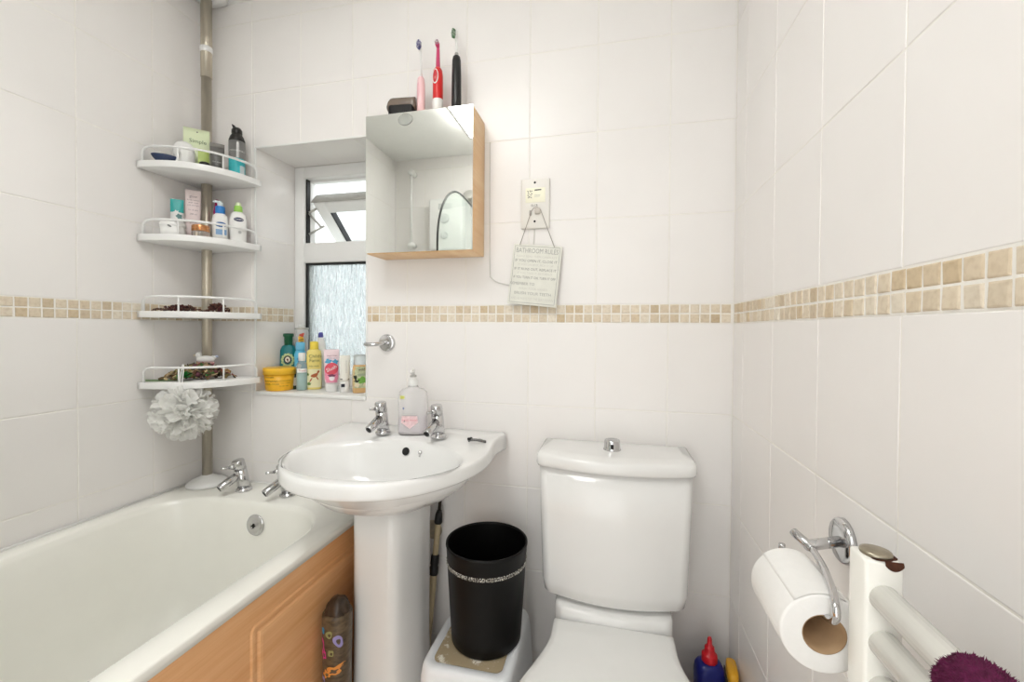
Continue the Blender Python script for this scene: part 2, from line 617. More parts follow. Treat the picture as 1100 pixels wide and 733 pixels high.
# unseen hall box, added to close off the sky behind the doorway
mb = MB()
for a in ((-1.5, 0.5, -2.8, -2.7, 0, CEIL), (-1.6, -1.5, -2.8, YF - 0.1, 0, CEIL), (0.5, 0.6, -2.8, YF - 0.1, 0, CEIL), (-1.6, 0.6, -2.8, YF - 0.1, CEIL, CEIL + .08)):
    mb.join(box(*a))
struct('added_hall_walls', mb, M_CEIL)
struct('added_hall_floor', box(-1.6, 0.6, -2.8, YF - 0.1, -0.08, 0), M_FLOOR)

# ------------------------------------------------------------------ window
W = bpy.data.objects.new('window_1', None); COL.objects.link(W); W['kind'] = 'structure'
W.location = ((OX0 + OX1) / 2, RD, OZ0)
IX0, IX1 = OX0 + 0.044, OX1 - 0.044
TZ0, TZ1 = 1.385, 1.463
HZ = 1.717
BZ = 0.945
mb = MB()
for a in ((OX0, IX0, OZ0, OZ1), (IX1, OX1, OZ0, OZ1), (IX0, IX1, HZ, OZ1), (IX0, IX1, TZ0, TZ1), (IX0, IX1, OZ0, BZ)):
    mb.join(box(a[0], a[1], RD, RD + 0.065, a[2], a[3], b=0.004))
    mb.join(box(a[0] - (0.008 if a[0] == IX1 else 0), a[1] + (0.008 if a[1] == IX0 else 0), RD + 0.03, RD + 0.06, a[2] - (0.008 if a[2] == HZ else 0), a[3], b=0.002))
part('window_frame', mb, M_PVC, W, world=True)
mb = MB()
y0, y1 = RD + 0.012, RD + 0.036
for a in ((IX0 - .001, IX0 + 0.006, TZ1, HZ), (IX0 - .001, IX0 + 0.007, BZ, TZ0), (IX0, IX1, TZ0 - 0.007, TZ0 + .001), (IX1 - 0.007, IX1 + .001, BZ, TZ0), (IX1 - 0.007, IX1 + .001, TZ1, HZ)):
    mb.join(box(a[0], a[1], y0, y1, a[2], a[3]))
part('gasket', mb, M_RUBBER, W, label='black rubber gasket', world=True)

# rippled obscure glass
mg = bpy.data.materials.new('rippled_obscure_glass')
mg.use_nodes = True
N, Lk = mg.node_tree.nodes, mg.node_tree.links
bs = N['Principled BSDF']
bs.inputs['Transmission Weight'].default_value = 0.72
bs.inputs['Roughness'].default_value = 0.22
bs.inputs['IOR'].default_value = 1.4
tc = N.new('ShaderNodeTexCoord'); mp = N.new('ShaderNodeMapping'); mp.inputs['Scale'].default_value = (150, 150, 22)
Lk.new(tc.outputs['Object'], mp.inputs['Vector'])
nz = N.new('ShaderNodeTexNoise'); nz.inputs['Scale'].default_value = 1.0; nz.inputs['Detail'].default_value = 5; nz.inputs['Distortion'].default_value = 0.6
Lk.new(mp.outputs['Vector'], nz.inputs['Vector'])
cr = N.new('ShaderNodeValToRGB')
cr.color_ramp.elements[0].position = 0.33; cr.color_ramp.elements[0].color = rgb(196, 206, 207)
cr.color_ramp.elements[1].position = 0.66; cr.color_ramp.elements[1].color = rgb(238, 243, 242)
Lk.new(nz.outputs['Fac'], cr.inputs['Fac']); Lk.new(cr.outputs['Color'], bs.inputs['Base Color'])
bp = N.new('ShaderNodeBump'); bp.inputs['Strength'].default_value = 0.9; bp.inputs['Distance'].default_value = 0.006
Lk.new(nz.outputs['Fac'], bp.inputs['Height']); Lk.new(bp.outputs['Normal'], bs.inputs['Normal'])
part('glass_pane', box(IX0 + 0.003, IX1 - 0.003, RD + 0.02, RD + 0.026, BZ - 0.004, TZ0 - 0.004), mg, W, label='rippled obscure glass pane', world=True)

# open top-hung sash
M_GLASS = clear_mat('clear_window_glass', (250, 252, 252), rough=0.0, ior=1.1)
S = bpy.data.objects.new('sash', None); COL.objects.link(S); S.parent = W
S.location = Vector((-1.483, 0.208, 1.624)) - Vector(W.location)
S.rotation_euler = (radians(49), 0, 0)
sw, sh = 0.325, 0.262
mb = MB()
fwid = 0.05
for a in ((0, fwid, -sh, 0), (sw - fwid, sw, -sh, 0), (fwid, sw - fwid, -fwid, 0), (fwid, sw - fwid, -sh, -sh + fwid)):
    mb.join(box(a[0], a[1], 0.0, 0.045, a[2], a[3], b=0.003))
mb.join(box(-0.006, sw + 0.006, 0.012, 0.032, -0.012, 0.0035, b=0.002))
part('sash_frame', mb, M_PVC, S)
part('sash_pane', box(fwid - 0.003, sw - fwid + 0.003, 0.02, 0.026, -sh + fwid - 0.003, -fwid + 0.003), M_GLASS, S)
mb = MB()
mb.join(box(fwid - 0.001, fwid + 0.006, 0.004, 0.03, -sh + fwid, -fwid))
part('sash_gasket', mb, M_RUBBER, S, label='black rubber gasket')
mb = MB()
mb.join(box(-0.004, sw + 0.004, -0.003, 0.05, 0.003, 0.0065, b=0.001))
for x in (0.06, 0.2, 0.29):
    mb.join(lathe([(0.003, 0), (0.003, 0.0015)], 10).move((x, 0.02, 0.0065)))
part('top_rail', mb, M_ALU, S, label='grey aluminium rail with screws')
mb = MB()
for p, q in (((IX0 + 0.006, 0.213, 1.588), (-1.478, 0.225, 1.606)), ((IX0 + 0.006, 0.213, 1.585), (-1.462, 0.235, 1.532)), ((IX0 + 0.006, 0.213, 1.502), (-1.452, 0.24, 1.54))):
    mb.join(tube([p, q], 0.0075, 8, flat=0.6))
part('friction_stay', mb, M_ALU, W, label='grey metal stay arms', world=True)

# outdoors: ground and a hedge whose top just shows
struct('ground', box(-12, 8, 0.6, 14, -0.6, -0.5), mat('garden_ground', (176, 178, 166), rough=0.9, var=0.1))

# ------------------------------------------------------------------ helpers for fixtures
def resample(poly, n, c=(0, 0), a0=0.0):
    """star-shaped outline re-cut into n points at equal angles about c"""
    out = []
    m = len(poly)
    for i in range(n):
        a = a0 + 2 * pi * i / n
        d = (cos(a), sin(a))
        best = None
        for k in range(m):
            x1, y1 = poly[k][0] - c[0], poly[k][1] - c[1]
            x2, y2 = poly[(k + 1) % m][0] - c[0], poly[(k + 1) % m][1] - c[1]
            ex, ey = x2 - x1, y2 - y1
            den = d[0] * ey - d[1] * ex
            if abs(den) < 1e-12: continue
            t = (x1 * ey - y1 * ex) / den
            s = (x1 * d[1] - y1 * d[0]) / den
            if t > 0 and -1e-6 <= s <= 1 + 1e-6 and (best is None or t > best): best = t
        out.append((c[0] + d[0] * best, c[1] + d[1] * best))
    return out

def make_tap(parent, loc, name_scale=1.0, lean=12, rz=0.0):
    """pillar tap: flared base and leaning body, sloping spout, pin lever; the spout points to -Y"""
    t = MB()
    s = name_scale
    t.join(lathe([(0.021 * s, 0), (0.0225 * s, 0.002), (0.0225 * s, 0.006), (0.019 * s, 0.009), (0.0175 * s, 0.012)], 24))
    L = radians(lean)
    dv = Vector((0, -sin(L), cos(L)))
    h = 0.098 * s
    cap = 0.068 * s
    P = lambda q: Vector((0, 0.004, 0)) + dv * q
    t.join(tube([P(0.004), P(cap)], [0.0175 * s, 0.0168 * s], 24))
    t.join(tube([P(cap), P(cap + 0.0012)], [0.0155 * s, 0.0155 * s], 24))
    t.join(tube([P(cap + 0.0012), P(h - 0.004), P(h - 0.001), P(h)], [0.0168 * s, 0.0165 * s, 0.015 * s, 0.012 * s], 24))
    o = part('tap', t, M_CHROME, parent)
    o.location = loc
    o.rotation_euler = (0, 0, rz)
    a = P(0.055 * s); b = a + Vector((0, -0.058 * s, -0.030 * s))
    sp = tube([a, a + (b - a) * 0.96, b], [0.0125 * s, 0.0115 * s, 0.0105 * s], 20)
    part('spout', sp, M_CHROME, o)
    part('spout_opening', tube([b - (b - a) * 0.01, b + (b - a) * 0.006], [0.0085 * s, 0.0085 * s], 16), M_DARK, o, label='dark mouth of the spout')
    a = P(0.079 * s) + Vector((0, -0.014 * s, 0)); b = a + Vector((0, -0.034 * s, 0.004 * s))
    lv = tube([a, a + (b - a) * 0.3], [0.0075 * s, 0.0065 * s], 14).join(tube([a + (b - a) * 0.3, b], [0.0038 * s, 0.0034 * s], 10))
    part('lever', lv, M_CHROME, o)
    return o

# ------------------------------------------------------------------ bath
BX0, BX1 = -1.7612, -1.045
BY0, BY1 = -1.645, -0.002
BZt = 0.58
bcx, bcy = (BX0 + BX1) / 2, (BY0 + BY1) / 2
bath = thing('bathtub', 'white built-in bathtub with an orange wood side panel and chrome taps', 'bathtub', (bcx, bcy, 0))
def brect(x0, x1, y0, y1, r, z, n=10):
    hx, hy = (x1 - x0) / 2, (y1 - y0) / 2
    return [((x0 + x1) / 2 + p[0], (y0 + y1) / 2 + p[1], z) for p in rrect(hx, hy, r, n)]
loops = []
loops.append(brect(BX0 + .004, BX1 - .006, BY0, BY1, 0.012, BZt - 0.022))
loops.append(brect(BX0, BX1, BY0, BY1, 0.012, BZt - 0.022))
loops.append(brect(BX0, BX1, BY0, BY1, 0.012, BZt - 0.0045))
loops.append(brect(BX0 + .001, BX1 - .0014, BY0, BY1, 0.012, BZt - 0.0012))
loops.append(brect(BX0 + .004, BX1 - .005, BY0 + .006, BY1 - .004, 0.012, BZt))
ix0, ix1, iy0, iy1 = BX0 + 0.048, BX1 - 0.062, BY0 + 0.10, BY1 - 0.135
loops.append(brect(ix0, ix1, iy0, iy1, 0.17, BZt - 0.001))
loops.append(brect(ix0 + .006, ix1 - .006, iy0 + .006, iy1 - .006, 0.165, BZt - 0.005))
loops.append(brect(ix0 + .014, ix1 - .013, iy0 + .016, iy1 - .012, 0.16, BZt - 0.02))
loops.append(brect(ix0 + .028, ix1 - .026, iy0 + .06, iy1 - .024, 0.15, BZt - 0.12))
loops.append(brect(ix0 + .05, ix1 - .05, iy0 + .14, iy1 - .05, 0.13, BZt - 0.30))
loops.append(brect(ix0 + .075, ix1 - .075, iy0 + .20, iy1 - .075, 0.12, BZt - 0.375))
loops.append(brect(ix0 + .12, ix1 - .12, iy0 + .26, iy1 - .13, 0.10, BZt - 0.405))
loops.append(brect(ix0 + .18, ix1 - .18, iy0 + .4, iy1 - .25, 0.06, BZt - 0.412))
tb_ = loft(loops, False, True)
def to_wall(v):
    x, y, z = v
    t = max(0.0, min(1.0, (bcx - x) / (bcx - BX0)))
    return (x - t * y * math.tan(LA), y, z)
tb_.v = [to_wall(v) for v in tb_.v]
part('tub', tb_, M_BATH, bath, world=True)
# silicone bead
mb = tube([(BX0 + .004, -0.006, BZt + .001), (BX1, -0.006, BZt + .001)], 0.004, 6)
mb.join(tube([(WL + .006, -0.004, BZt + .001), (WL + .006 + 1.63 * math.tan(LA), BY0 + .01, BZt + .001)], 0.004, 6))
part('silicone_seal', mb, M_PLASTIC, bath, world=True)
for x in (-1.523, -1.349):
    make_tap(bath, Vector((x, -0.078, BZt)) - Vector(bath.location), 1.12, 12, radians(-22))
ov = lathe([(0.0001, 0.006), (0.012, 0.007), (0.014, 0.004), (0.021, 0.005), (0.027, 0.004), (0.031, 0.0015), (0.032, 0)], 28)
ov.xf(Matrix.Rotation(radians(84), 4, 'X'))
o = part('overflow', ov, M_CHROME, bath, label='round chrome overflow plate')
o.location = Vector((-1.400, iy1 - 0.0205, 0.512)) - Vector(bath.location)
part('overflow_cross', box(-.007, .007, -.010, -.006, -.0018, .0018, .0006).join(box(-.0018, .0018, -.010, -.006, -.007, .007, .0006)), M_DARK, o)

# wood side panel of the bath: board with routed rectangles
def panel_mesh():
    mb = MB()
    z0, z1 = 0.0, BZt - 0.0225
    xf = BX1 - 0.006
    mb.join(box(xf - 0.016, xf, BY0, BY1 - .004, z0, z1))
    for ya, yb in ((-0.53, -0.07), (-1.19, -0.75), (-1.6, -1.38)):
        za, zb = 0.07, 0.502
        # routed moulding: a ridge ring, then a raised field
        prof = [(0.0, 0.0), (0.004, 0.003), (0.010, 0.003), (0.013, -0.0002), (0.019, -0.0002), (0.024, 0.0035), (0.030, 0.0045)]
        loops = []
        hy, hz = (yb - ya) / 2, (zb - za) / 2
        for d, h in prof:
            r = rrect(hy - d, hz - d, max(0.016 - d, 0.003), 5)
            loops.append([(xf + 0.0004 + h, (ya + yb) / 2 + p[0], (za + zb) / 2 + p[1]) for p in r])
        mb.join(loft(loops, False, True, smooth=False))
    return mb
part('side_panel', panel_mesh(), M_OAK, bath, label='orange wood panel with routed mouldings', world=True)

# ------------------------------------------------------------------ basin
BCX = -0.905
basin = thing('pedestal_basin', 'white ceramic pedestal basin with two chrome taps', 'basin', (BCX, 0, 0))
half = [(0, 0), (0.274, 0), (0.279, 0.008), (0.276, 0.03), (0.268, 0.055), (0.264, 0.085), (0.266, 0.12), (0.270, 0.16)]
for k in range(1, 16):
    a = pi / 2 * k / 15
    half.append((0.2715 * cos(a) ** 0.92 if k < 15 else 0.0, 0.17 + 0.320 * sin(a) ** 1.0))
outline = [(x, -v) for x, v in half] + [(-x, -v) for x, v in reversed(half[1:-1])]
NB = 96
CB = (0.0, -0.235)
oc = resample(outline, NB, CB)
def scaled(k, z, kb=None, dv=0.0):
    out = []
    for x, y in oc:
        X = CB[0] + (x - CB[0]) * k; Y = CB[1] + (y - CB[1]) * k
        out.append((X, min(Y + dv, -0.0025), z))
    return out
def ell(a, b, cy, z, n=2.0):
    out = []
    for i in range(NB):
        t = 2 * pi * i / NB
        # equal-angle points about CB so that they match the outline
        d = (cos(t), sin(t))
        lo, hi = 0.0, 1.0
        for _ in range(40):
            m = (lo + hi) / 2
            x, y = d[0] * m, CB[1] + d[1] * m - cy
            if abs(x / a) ** n + abs(y / b) ** n < 1: lo = m
            else: hi = m
        out.append((d[0] * lo, CB[1] + d[1] * lo, z))
    return out
def rimz(x, y, base):
    """the tap ledge stands a little above the front rim"""
    t = max(0.0, min(1.0, (y + 0.20) / 0.10))
    return base + 0.012 * (t * t * (3 - 2 * t))
ZR = 0.803
def lift(lp, amt=1.0):
    return [(x, y, z + (rimz(x, y, 0) * amt)) for x, y, z in lp]
loops = [ell(0.06, 0.06, -0.22, 0.668),
         ell(0.125, 0.115, -0.205, 0.676), ell(0.178, 0.160, -0.215, 0.696), ell(0.217, 0.196, -0.228, 0.728), ell(0.236, 0.217, -0.235, 0.753),
         scaled(0.905, 0.765), scaled(0.955, 0.7655), scaled(0.985, 0.7665), scaled(0.998, 0.770), scaled(1.002, 0.775),
         lift(scaled(1.0, ZR - 0.011)), lift(scaled(0.996, ZR - 0.004)), lift(scaled(0.984, ZR - 0.0005)), lift(scaled(0.965, ZR + 0.0005)),
         lift(ell(0.236, 0.1575, -0.3025, ZR + 0.0005, 2.15)),
         lift(ell(0.230, 0.152, -0.3025, ZR - 0.0015, 2.15), .8),
         lift(ell(0.223, 0.144, -0.3025, ZR - 0.009, 2.15), .5),
         ell(0.213, 0.136, -0.3025, ZR - 0.030, 2.15), ell(0.188, 0.120, -0.300, ZR - 0.072, 2.1), ell(0.145, 0.098, -0.29, ZR - 0.108), ell(0.07, 0.05, -0.27, ZR - 0.122), ell(0.02, 0.02, -0.25, ZR - 0.124)]
part('bowl', loft(loops), M_CERAMIC, basin)
# pedestal with a flat front and splayed sides
def ped(hw, z, yb=-0.10, yf=-0.275):
    pts = [(hw * 0.90, yb), (hw, yb - 0.03), (hw, yb - 0.085), (hw * 0.72, yf + 0.014), (hw * 0.45, yf), (-hw * 0.45, yf), (-hw * 0.72, yf + 0.014), (-hw, yb - 0.085), (-hw, yb - 0.03), (-hw * 0.90, yb)]
    sm = []
    n = len(pts)
    for i in range(n):
        a, b = Vector(pts[i]), Vector(pts[(i + 1) % n])
        for k in range(5):
            sm.append(a + (b - a) * (k / 5))
    for _ in range(3):
        sm = [(sm[i - 1] + sm[i] * 2 + sm[(i + 1) % len(sm)]) / 4 for i in range(len(sm))]
    return [(p.x, p.y, z) for p in sm]
loops = [ped(0.112, 0.0), ped(0.110, 0.05), ped(0.100, 0.10), ped(0.093, 0.25), ped(0.0935, 0.55), ped(0.095, 0.70)]
part('pedestal', loft(loops).move((-0.016, 0, 0)), M_CERAMIC, basin)
for x in (-0.078, 0.099):
    make_tap(basin, (x, -0.118, ZR + 0.0125), 1.0, 10, radians(-8))
ovb = lathe([(0.0001, 0.0), (0.010, 0.0), (0.0115, 0.0018), (0.0125, 0.0)], 24).xf(Matrix.Rotation(radians(62), 4, 'X'))
o = part('overflow_hole', lathe([(0.0001, 0.0), (0.0112, 0.0)], 24, caps=False).xf(Matrix.Rotation(radians(70), 4, 'X')), M_DARK, basin, label='black overflow hole')
o.location = (0.021, -0.1665, 0.783)
o = part('chain_stay', uvsphere(0.006, seg=12).join(tube([(0, 0, 0), (0, -.004, -.012)], 0.0025, 8)), M_CHROME, basin, label='small chrome chain stay')
o.location = (0.066, -0.1690, 0.784)

# ------------------------------------------------------------------ toilet
TX = -0.314
toilet = thing('toilet', 'white close-coupled toilet with chrome push button and closed lid', 'toilet', (TX, 0, 0))
def dplan(hw, back, front, bow, z, r=0.03, n=8):
    """cistern plan: square back, bowed front"""
    pts = []
    for k in range(n + 1):                      # right front corner
        a = -pi / 2 * k / n
        pts.append((hw - r + r * cos(a), -front + r + r * sin(a)))
    m = 14
    for k in range(1, m):
        x = (hw - r) * (1 - 2 * k / m)
        pts.append((x, -front - bow * (1 - (x / (hw - r)) ** 2)))
    for k in range(n + 1):
        a = -pi / 2 - pi / 2 * k / n
        pts.append((-hw + r + r * cos(a), -front + r + r * sin(a)))
    pts.append((-hw, -back)); pts.append((hw, -back))
    return [(x, y, z) for x, y in pts]
loops = [dplan(0.150, 0.02, 0.125, 0.02, 0.418, .03), dplan(0.168, 0.015, 0.140, 0.022, 0.422, .03), dplan(0.179, 0.012, 0.150, 0.024, 0.433, .03),
         dplan(0.184, 0.010, 0.155, 0.025, 0.465, .03), dplan(0.190, 0.008, 0.158, 0.026, 0.65, .03), dplan(0.192, 0.006, 0.160, 0.027, 0.772, .03)]
part('cistern', loft(loops), M_CERAMIC, toilet)
loops = [dplan(0.190, 0.006, 0.158, 0.026, 0.770, .03), dplan(0.198, 0.004, 0.167, 0.027, 0.771, .03), dplan(0.2, 0.004, 0.169, 0.028, 0.777, .03), dplan(0.2, 0.004, 0.169, 0.028, 0.795, .03),
         dplan(0.198, 0.004, 0.166, 0.028, 0.801, .03), dplan(0.192, 0.008, 0.160, 0.027, 0.8055, .03), dplan(0.17, 0.02, 0.135, 0.022, 0.808, .03), dplan(0.10, 0.06, 0.1, 0.01, 0.809, .02)]
part('cistern_lid', loft(loops), M_CERAMIC, toilet)
pb = lathe([(0.023, 0.0), (0.0235, 0.002), (0.0215, 0.005), (0.0205, 0.024), (0.0195, 0.027), (0.016, 0.028), (0.012, 0.026), (0.0001, 0.0255)], 28)
o = part('flush_button', pb, M_CHROME, toilet, label='chrome push button')
o.location = (-0.004, -0.095, 0.8085)
part('button_window', box(-.004, .004, -.0216, -.018, 0.006, 0.019, .001), M_DARK, o, label='dark slot in the button')
# pan: rear platform flowing into the bowl
def tplan(z, hb, hm, y0, y1, ym):
    pts = []
    for k in range(25):                          # half outline from rear to front
        t = k / 24
        v = y0 + (y1 - y0) * t
        if v <= ym:
            s = max(0, min(1, (v - y0 - 0.05) / max(1e-6, ym - y0 - 0.05)))
            w = hb + (hm - hb) * (s * s * (3 - 2 * s))
        else:
            s = (v - ym) / (y1 - ym)
            w = hm * sqrt(max(0.0, 1 - s ** 2.2))
        pts.append((w, -v))
    full = pts + [(-x, y) for x, y in reversed(pts[:-1])]
    return [(x, y, z) for x, y in full]
pl = [dplan(0.142, 0.012, 0.150, 0.01, 0.30, .03), dplan(0.147, 0.01, 0.176, 0.01, 0.38, .03), dplan(0.147, 0.01, 0.174, 0.01, 0.444, .03), dplan(0.143, 0.012, 0.168, 0.01, 0.451, .03), dplan(0.12, 0.03, 0.13, 0.01, 0.4525, .03)]
pan = loft(pl)
loops = [tplan(0.0, 0.10, 0.115, 0.10, 0.60, 0.36), tplan(0.03, 0.095, 0.11, 0.10, 0.59, 0.36), tplan(0.15, 0.09, 0.115, 0.10, 0.58, 0.36),
         tplan(0.27, 0.11, 0.155, 0.09, 0.64, 0.38), tplan(0.34, 0.135, 0.178, 0.08, 0.675, 0.40), tplan(0.385, 0.142, 0.183, 0.08, 0.682, 0.40), tplan(0.394, 0.138, 0.178, 0.09, 0.676, 0.40)]
pan.join(loft(loops))
pan.v = [(x, y, z - 0.037 * min(1.0, z / 0.3)) for x, y, z in pan.v]
part('pan', pan, M_CERAMIC, toilet)
loops = [tplan(0.396, 0.140, 0.196, 0.190, 0.69, 0.46), tplan(0.399, 0.144, 0.200, 0.186, 0.694, 0.46), tplan(0.408, 0.144, 0.200, 0.186, 0.694, 0.46), tplan(0.411, 0.141, 0.197, 0.190, 0.69, 0.46)]
part('seat', loft(loops).move((0, 0, -.037)), M_PLASTIC, toilet)
loops = [tplan(0.4125, 0.141, 0.198, 0.188, 0.692, 0.46), tplan(0.415, 0.145, 0.202, 0.184, 0.696, 0.46), tplan(0.424, 0.145, 0.202, 0.184, 0.696, 0.46), tplan(0.430, 0.141, 0.198, 0.188, 0.692, 0.46), tplan(0.4335, 0.128, 0.184, 0.198, 0.678, 0.46), tplan(0.436, 0.08, 0.12, 0.24, 0.6, 0.42)]
part('seat_lid', loft(loops).move((0, 0, -.037)), M_PLASTIC, toilet)

# ------------------------------------------------------------------ mirror cabinet
CX0, CX1, CZ0, CZ1 = -1.044, -0.708, 1.352, 1.760
cab = thing('mirror_cabinet', 'small beech wall cabinet with a mirrored door above the basin', 'cabinet', ((CX0 + CX1) / 2, -0.001, CZ0))
mb = MB()
t = 0.015
for a in ((CX0, CX0 + t, CZ0, CZ1), (CX1 - t, CX1, CZ0, CZ1), (CX0 + t, CX1 - t, CZ0, CZ0 + t), (CX0 + t, CX1 - t, CZ1 - t, CZ1)):
    mb.join(box(a[0], a[1], -0.108, -0.001, a[2], a[3], b=0.001))
mb.join(box(CX0 + t, CX1 - t, -0.008, -0.002, CZ0 + t, CZ1 - t))
part('carcass', mb, M_BEECH, cab, world=True)
d = part('mirror_door', box(CX0 + 0.0005, CX1 - 0.0005, -0.1165, -0.1115, CZ0 + 0.002, CZ1 + 0.001), M_MIRROR, cab, label='silver mirror door', world=True)
part('door_backing', box(CX0 + 0.002, CX1 - 0.002, -0.1113, -0.1085, CZ0 + 0.004, CZ1 - 0.001), M_BEECH, cab, world=True)
fp = lathe([(0.0001, 0.0004), (0.013, 0.0008), (0.021, 0.0028), (0.023, 0.001), (0.0235, 0)], 28)
fp.v = [(x, y * 0.75, z) for x, y, z in fp.v if True]
fp.xf(Matrix.Rotation(radians(90), 4, 'X'))
o = part('finger_pull', fp, clear_mat('frosted_pull', (214, 216, 208), rough=0.25, haze=0.55), cab, label='oval frosted finger pull')
o.location = Vector((-0.915, -0.1166, CZ1 - 0.0205)) - Vector(cab.location)

# ------------------------------------------------------------------ corner caddy
PX, PY = -1.695, -0.06
M_STEEL = mat('brushed_steel_pole', (196, 188, 172), rough=0.34, metal=0.75, var=0.14, vscale=60, stretch=(1, 1, .12))
M_SHELF = mat('white_shelf_plastic', (242, 242, 240), rough=0.3, var=0.01)
caddy = thing('corner_shelf_unit', 'white four tier corner shelf unit on a steel tension pole above the bath', 'shelf unit', (PX, PY, BZt))
part('pole', tube([(PX, PY, BZt + .02), (PX, PY, 2.0)], 0.0155, 20).join(tube([(PX, PY, 1.99), (PX, PY, CEIL - .02)], 0.0170, 20)), M_STEEL, caddy, label='tarnished steel pole', world=True)
part('collar', lathe([(0.0165, 0), (0.0195, .002), (0.0195, .018), (0.017, .02)], 24).move((PX, PY, 2.075)), M_SHELF, caddy, label='white plastic collar', world=True)
ft = lathe([(0.062, 0), (0.062, .006), (0.05, .016), (0.03, .024), (0.018, .03), (0.0165, .034)], 32).move((PX, PY, BZt + .001))
part('bottom_foot', ft, M_SHELF, caddy, label='white plastic foot', world=True)
ft = lathe([(0.0175, -.022), (0.03, -.018), (0.05, -.012), (0.062, -.006), (0.062, 0)], 32).move((PX, PY, CEIL))
ft.v = [(max(x, WL + .0025), min(y, -.0025), z) for x, y, z in ft.v]
part('top_foot', ft, M_SHELF, caddy, label='white plastic ceiling foot', world=True)
SX, SY, SR = WL + 0.004, -0.004, 0.236
def shelf_curve(r, k=0.30, n=26):
    """front edge from the left-wall tip to the back-wall tip; k sets how far it bows past the chord"""
    a, b = Vector((SX + 0.012, SY - r)), Vector((SX + r, SY - 0.012))
    mid = (a + b) / 2
    nrm = Vector((1, -1)).normalized()
    out = []
    for i in range(n + 1):
        t = i / n
        p = a + (b - a) * t + nrm * (4 * t * (1 - t)) * r * k
        out.append((p.x, p.y))
    return out
SHELVES = [1.642, 1.416, 1.178, 0.955]
for z in SHELVES:
    fr = shelf_curve(SR)
    ol = [(SX, SY), (SX, SY - SR)] + fr + [(SX + SR, SY)]
    th = 0.020
    pl = prism(ol, z - th, z, 0.0015)
    # raised lip along the front
    sh = part('shelf', pl, M_SHELF, caddy, world=True)
    gr = shelf_curve(SR - 0.010)
    zt = z + 0.046
    pts = [(gr[0][0], gr[0][1], z - 0.004), (gr[0][0], gr[0][1], zt - 0.014), (gr[1][0] * .6 + gr[0][0] * .4, gr[1][1] * .6 + gr[0][1] * .4, zt - 0.003)]
    pts += [(x, y, zt) for x, y in gr[2:-2]]
    pts += [(gr[-2][0] * .6 + gr[-1][0] * .4, gr[-2][1] * .6 + gr[-1][1] * .4, zt - 0.003), (gr[-1][0], gr[-1][1], zt - 0.014), (gr[-1][0], gr[-1][1], z - 0.004)]
    rail = tube(pts, 0.0038, 8)
    for i in (8, 18):
        rail.join(tube([(gr[i][0], gr[i][1], z - .004), (gr[i][0], gr[i][1], zt)], 0.0025, 8))
    part('guard_rail', rail, M_SHELF, sh, world=True)

# ------------------------------------------------------------------ chrome hook on the back wall
def rose(r=0.03):
    return lathe([(r, 0), (r, 0.004), (r * .96, 0.007), (r * .9, 0.0085), (r * .45, 0.0095), (0.0001, 0.0096)], 32)
hk = thing('robe_hook', 'chrome robe hook with round rose on the back wall left of the basin', 'hook', (-1.036, -0.0005, 1.082))
part('rose', rose(0.028).xf(Matrix.Rotation(radians(90), 4, 'X')), M_CHROME, hk)
part('arm', tube(smooth_path([(0, -.006, 0), (-0.002, -.03, -.001), (-0.010, -.048, -.003), (-0.026, -.056, -.004), (-0.046, -.058, -.004)], 6), 0.0062, 14), M_CHROME, hk)

# ------------------------------------------------------------------ isolator switch plate, cord and hanging sign
sw_ = thing('switch_plate', 'white double size wall switch plate with a printed label and two screws', 'switch', (-0.548, -0.0005, 1.504))
M_PLATE = mat('white_switch_plastic', (236, 233, 226), rough=0.35, var=0.01)
part('plate', box(-.043, .043, -.010, 0, -.074, .074, b=0.003), M_PLATE, sw_)
part('label_card', box(-.029, .030, -.0112, -.0095, .003, .046, b=0.0004), mat('cream_label_card', (250, 248, 226), rough=0.5), sw_, label='cream printed label card')
M_INK = mat('dark_grey_ink', (96, 94, 90), rough=0.6)
M_INKL = mat('pale_grey_ink', (176, 176, 170), rough=0.6)
mb = MB()
yk = -0.0117
def strokes(mb, segs, y, w=0.0009):
    for x0, z0, x1, z1 in segs:
        L = hypot(x1 - x0, z1 - z0); nx, nz = -(z1 - z0) / L * w, (x1 - x0) / L * w
        mb.add([(x0 + nx, y, z0 + nz), (x0 - nx, y, z0 - nz), (x1 - nx, y, z1 - nz), (x1 + nx, y, z1 + nz)], [(0, 1, 2, 3)], smooth=False)
strokes(mb, [(-.023, .038, -.019, .033), (-.016, .039, -.014, .034), (-.013, .036, -.008, .037), (-.022, .030, -.017, .029), (-.012, .031, -.008, .028), (-.023, .025, -.018, .022), (-.015, .026, -.010, .024),
             (-.022, .017, -.017, .018), (-.014, .020, -.010, .016), (-.019, .021, -.015, .019), (-.002, .038, .019, .039), (-.001, .040, .018, .0405)], yk)
part('printing', mb, M_INK, sw_)
mb = MB(); strokes(mb, [(-.002, .024, .016, .024), (-.002, .020, .014, .020)], yk, .0005)
part('faint_printing', mb, M_INKL, sw_)
part('switch_lettering', text_mb('ELCB', 0.009, lambda x, z: (x - .002, -.0103, z - .006)), M_INK, sw_)
part('rocker', box(.000, .017, -.019, -.009, -.033, -.015, b=.003), mat('grey_rocker', (206, 200, 190), rough=.35), sw_, label='grey raised switch rocker')
part('indicator', box(-.017, -.011, -.014, -.009, -.036, -.020, b=.002), mat('grey_indicator', (170, 166, 158), rough=.35), sw_)
for z in (.062, -.053):
    s_ = part('screw', lathe([(.0001, .0012), (.003, .001), (.0034, 0)], 14).xf(Matrix.Rotation(pi / 2, 4, 'X')), M_DARK, sw_, label='dark screw head')
    s_.location = (-.001, -.010, z)

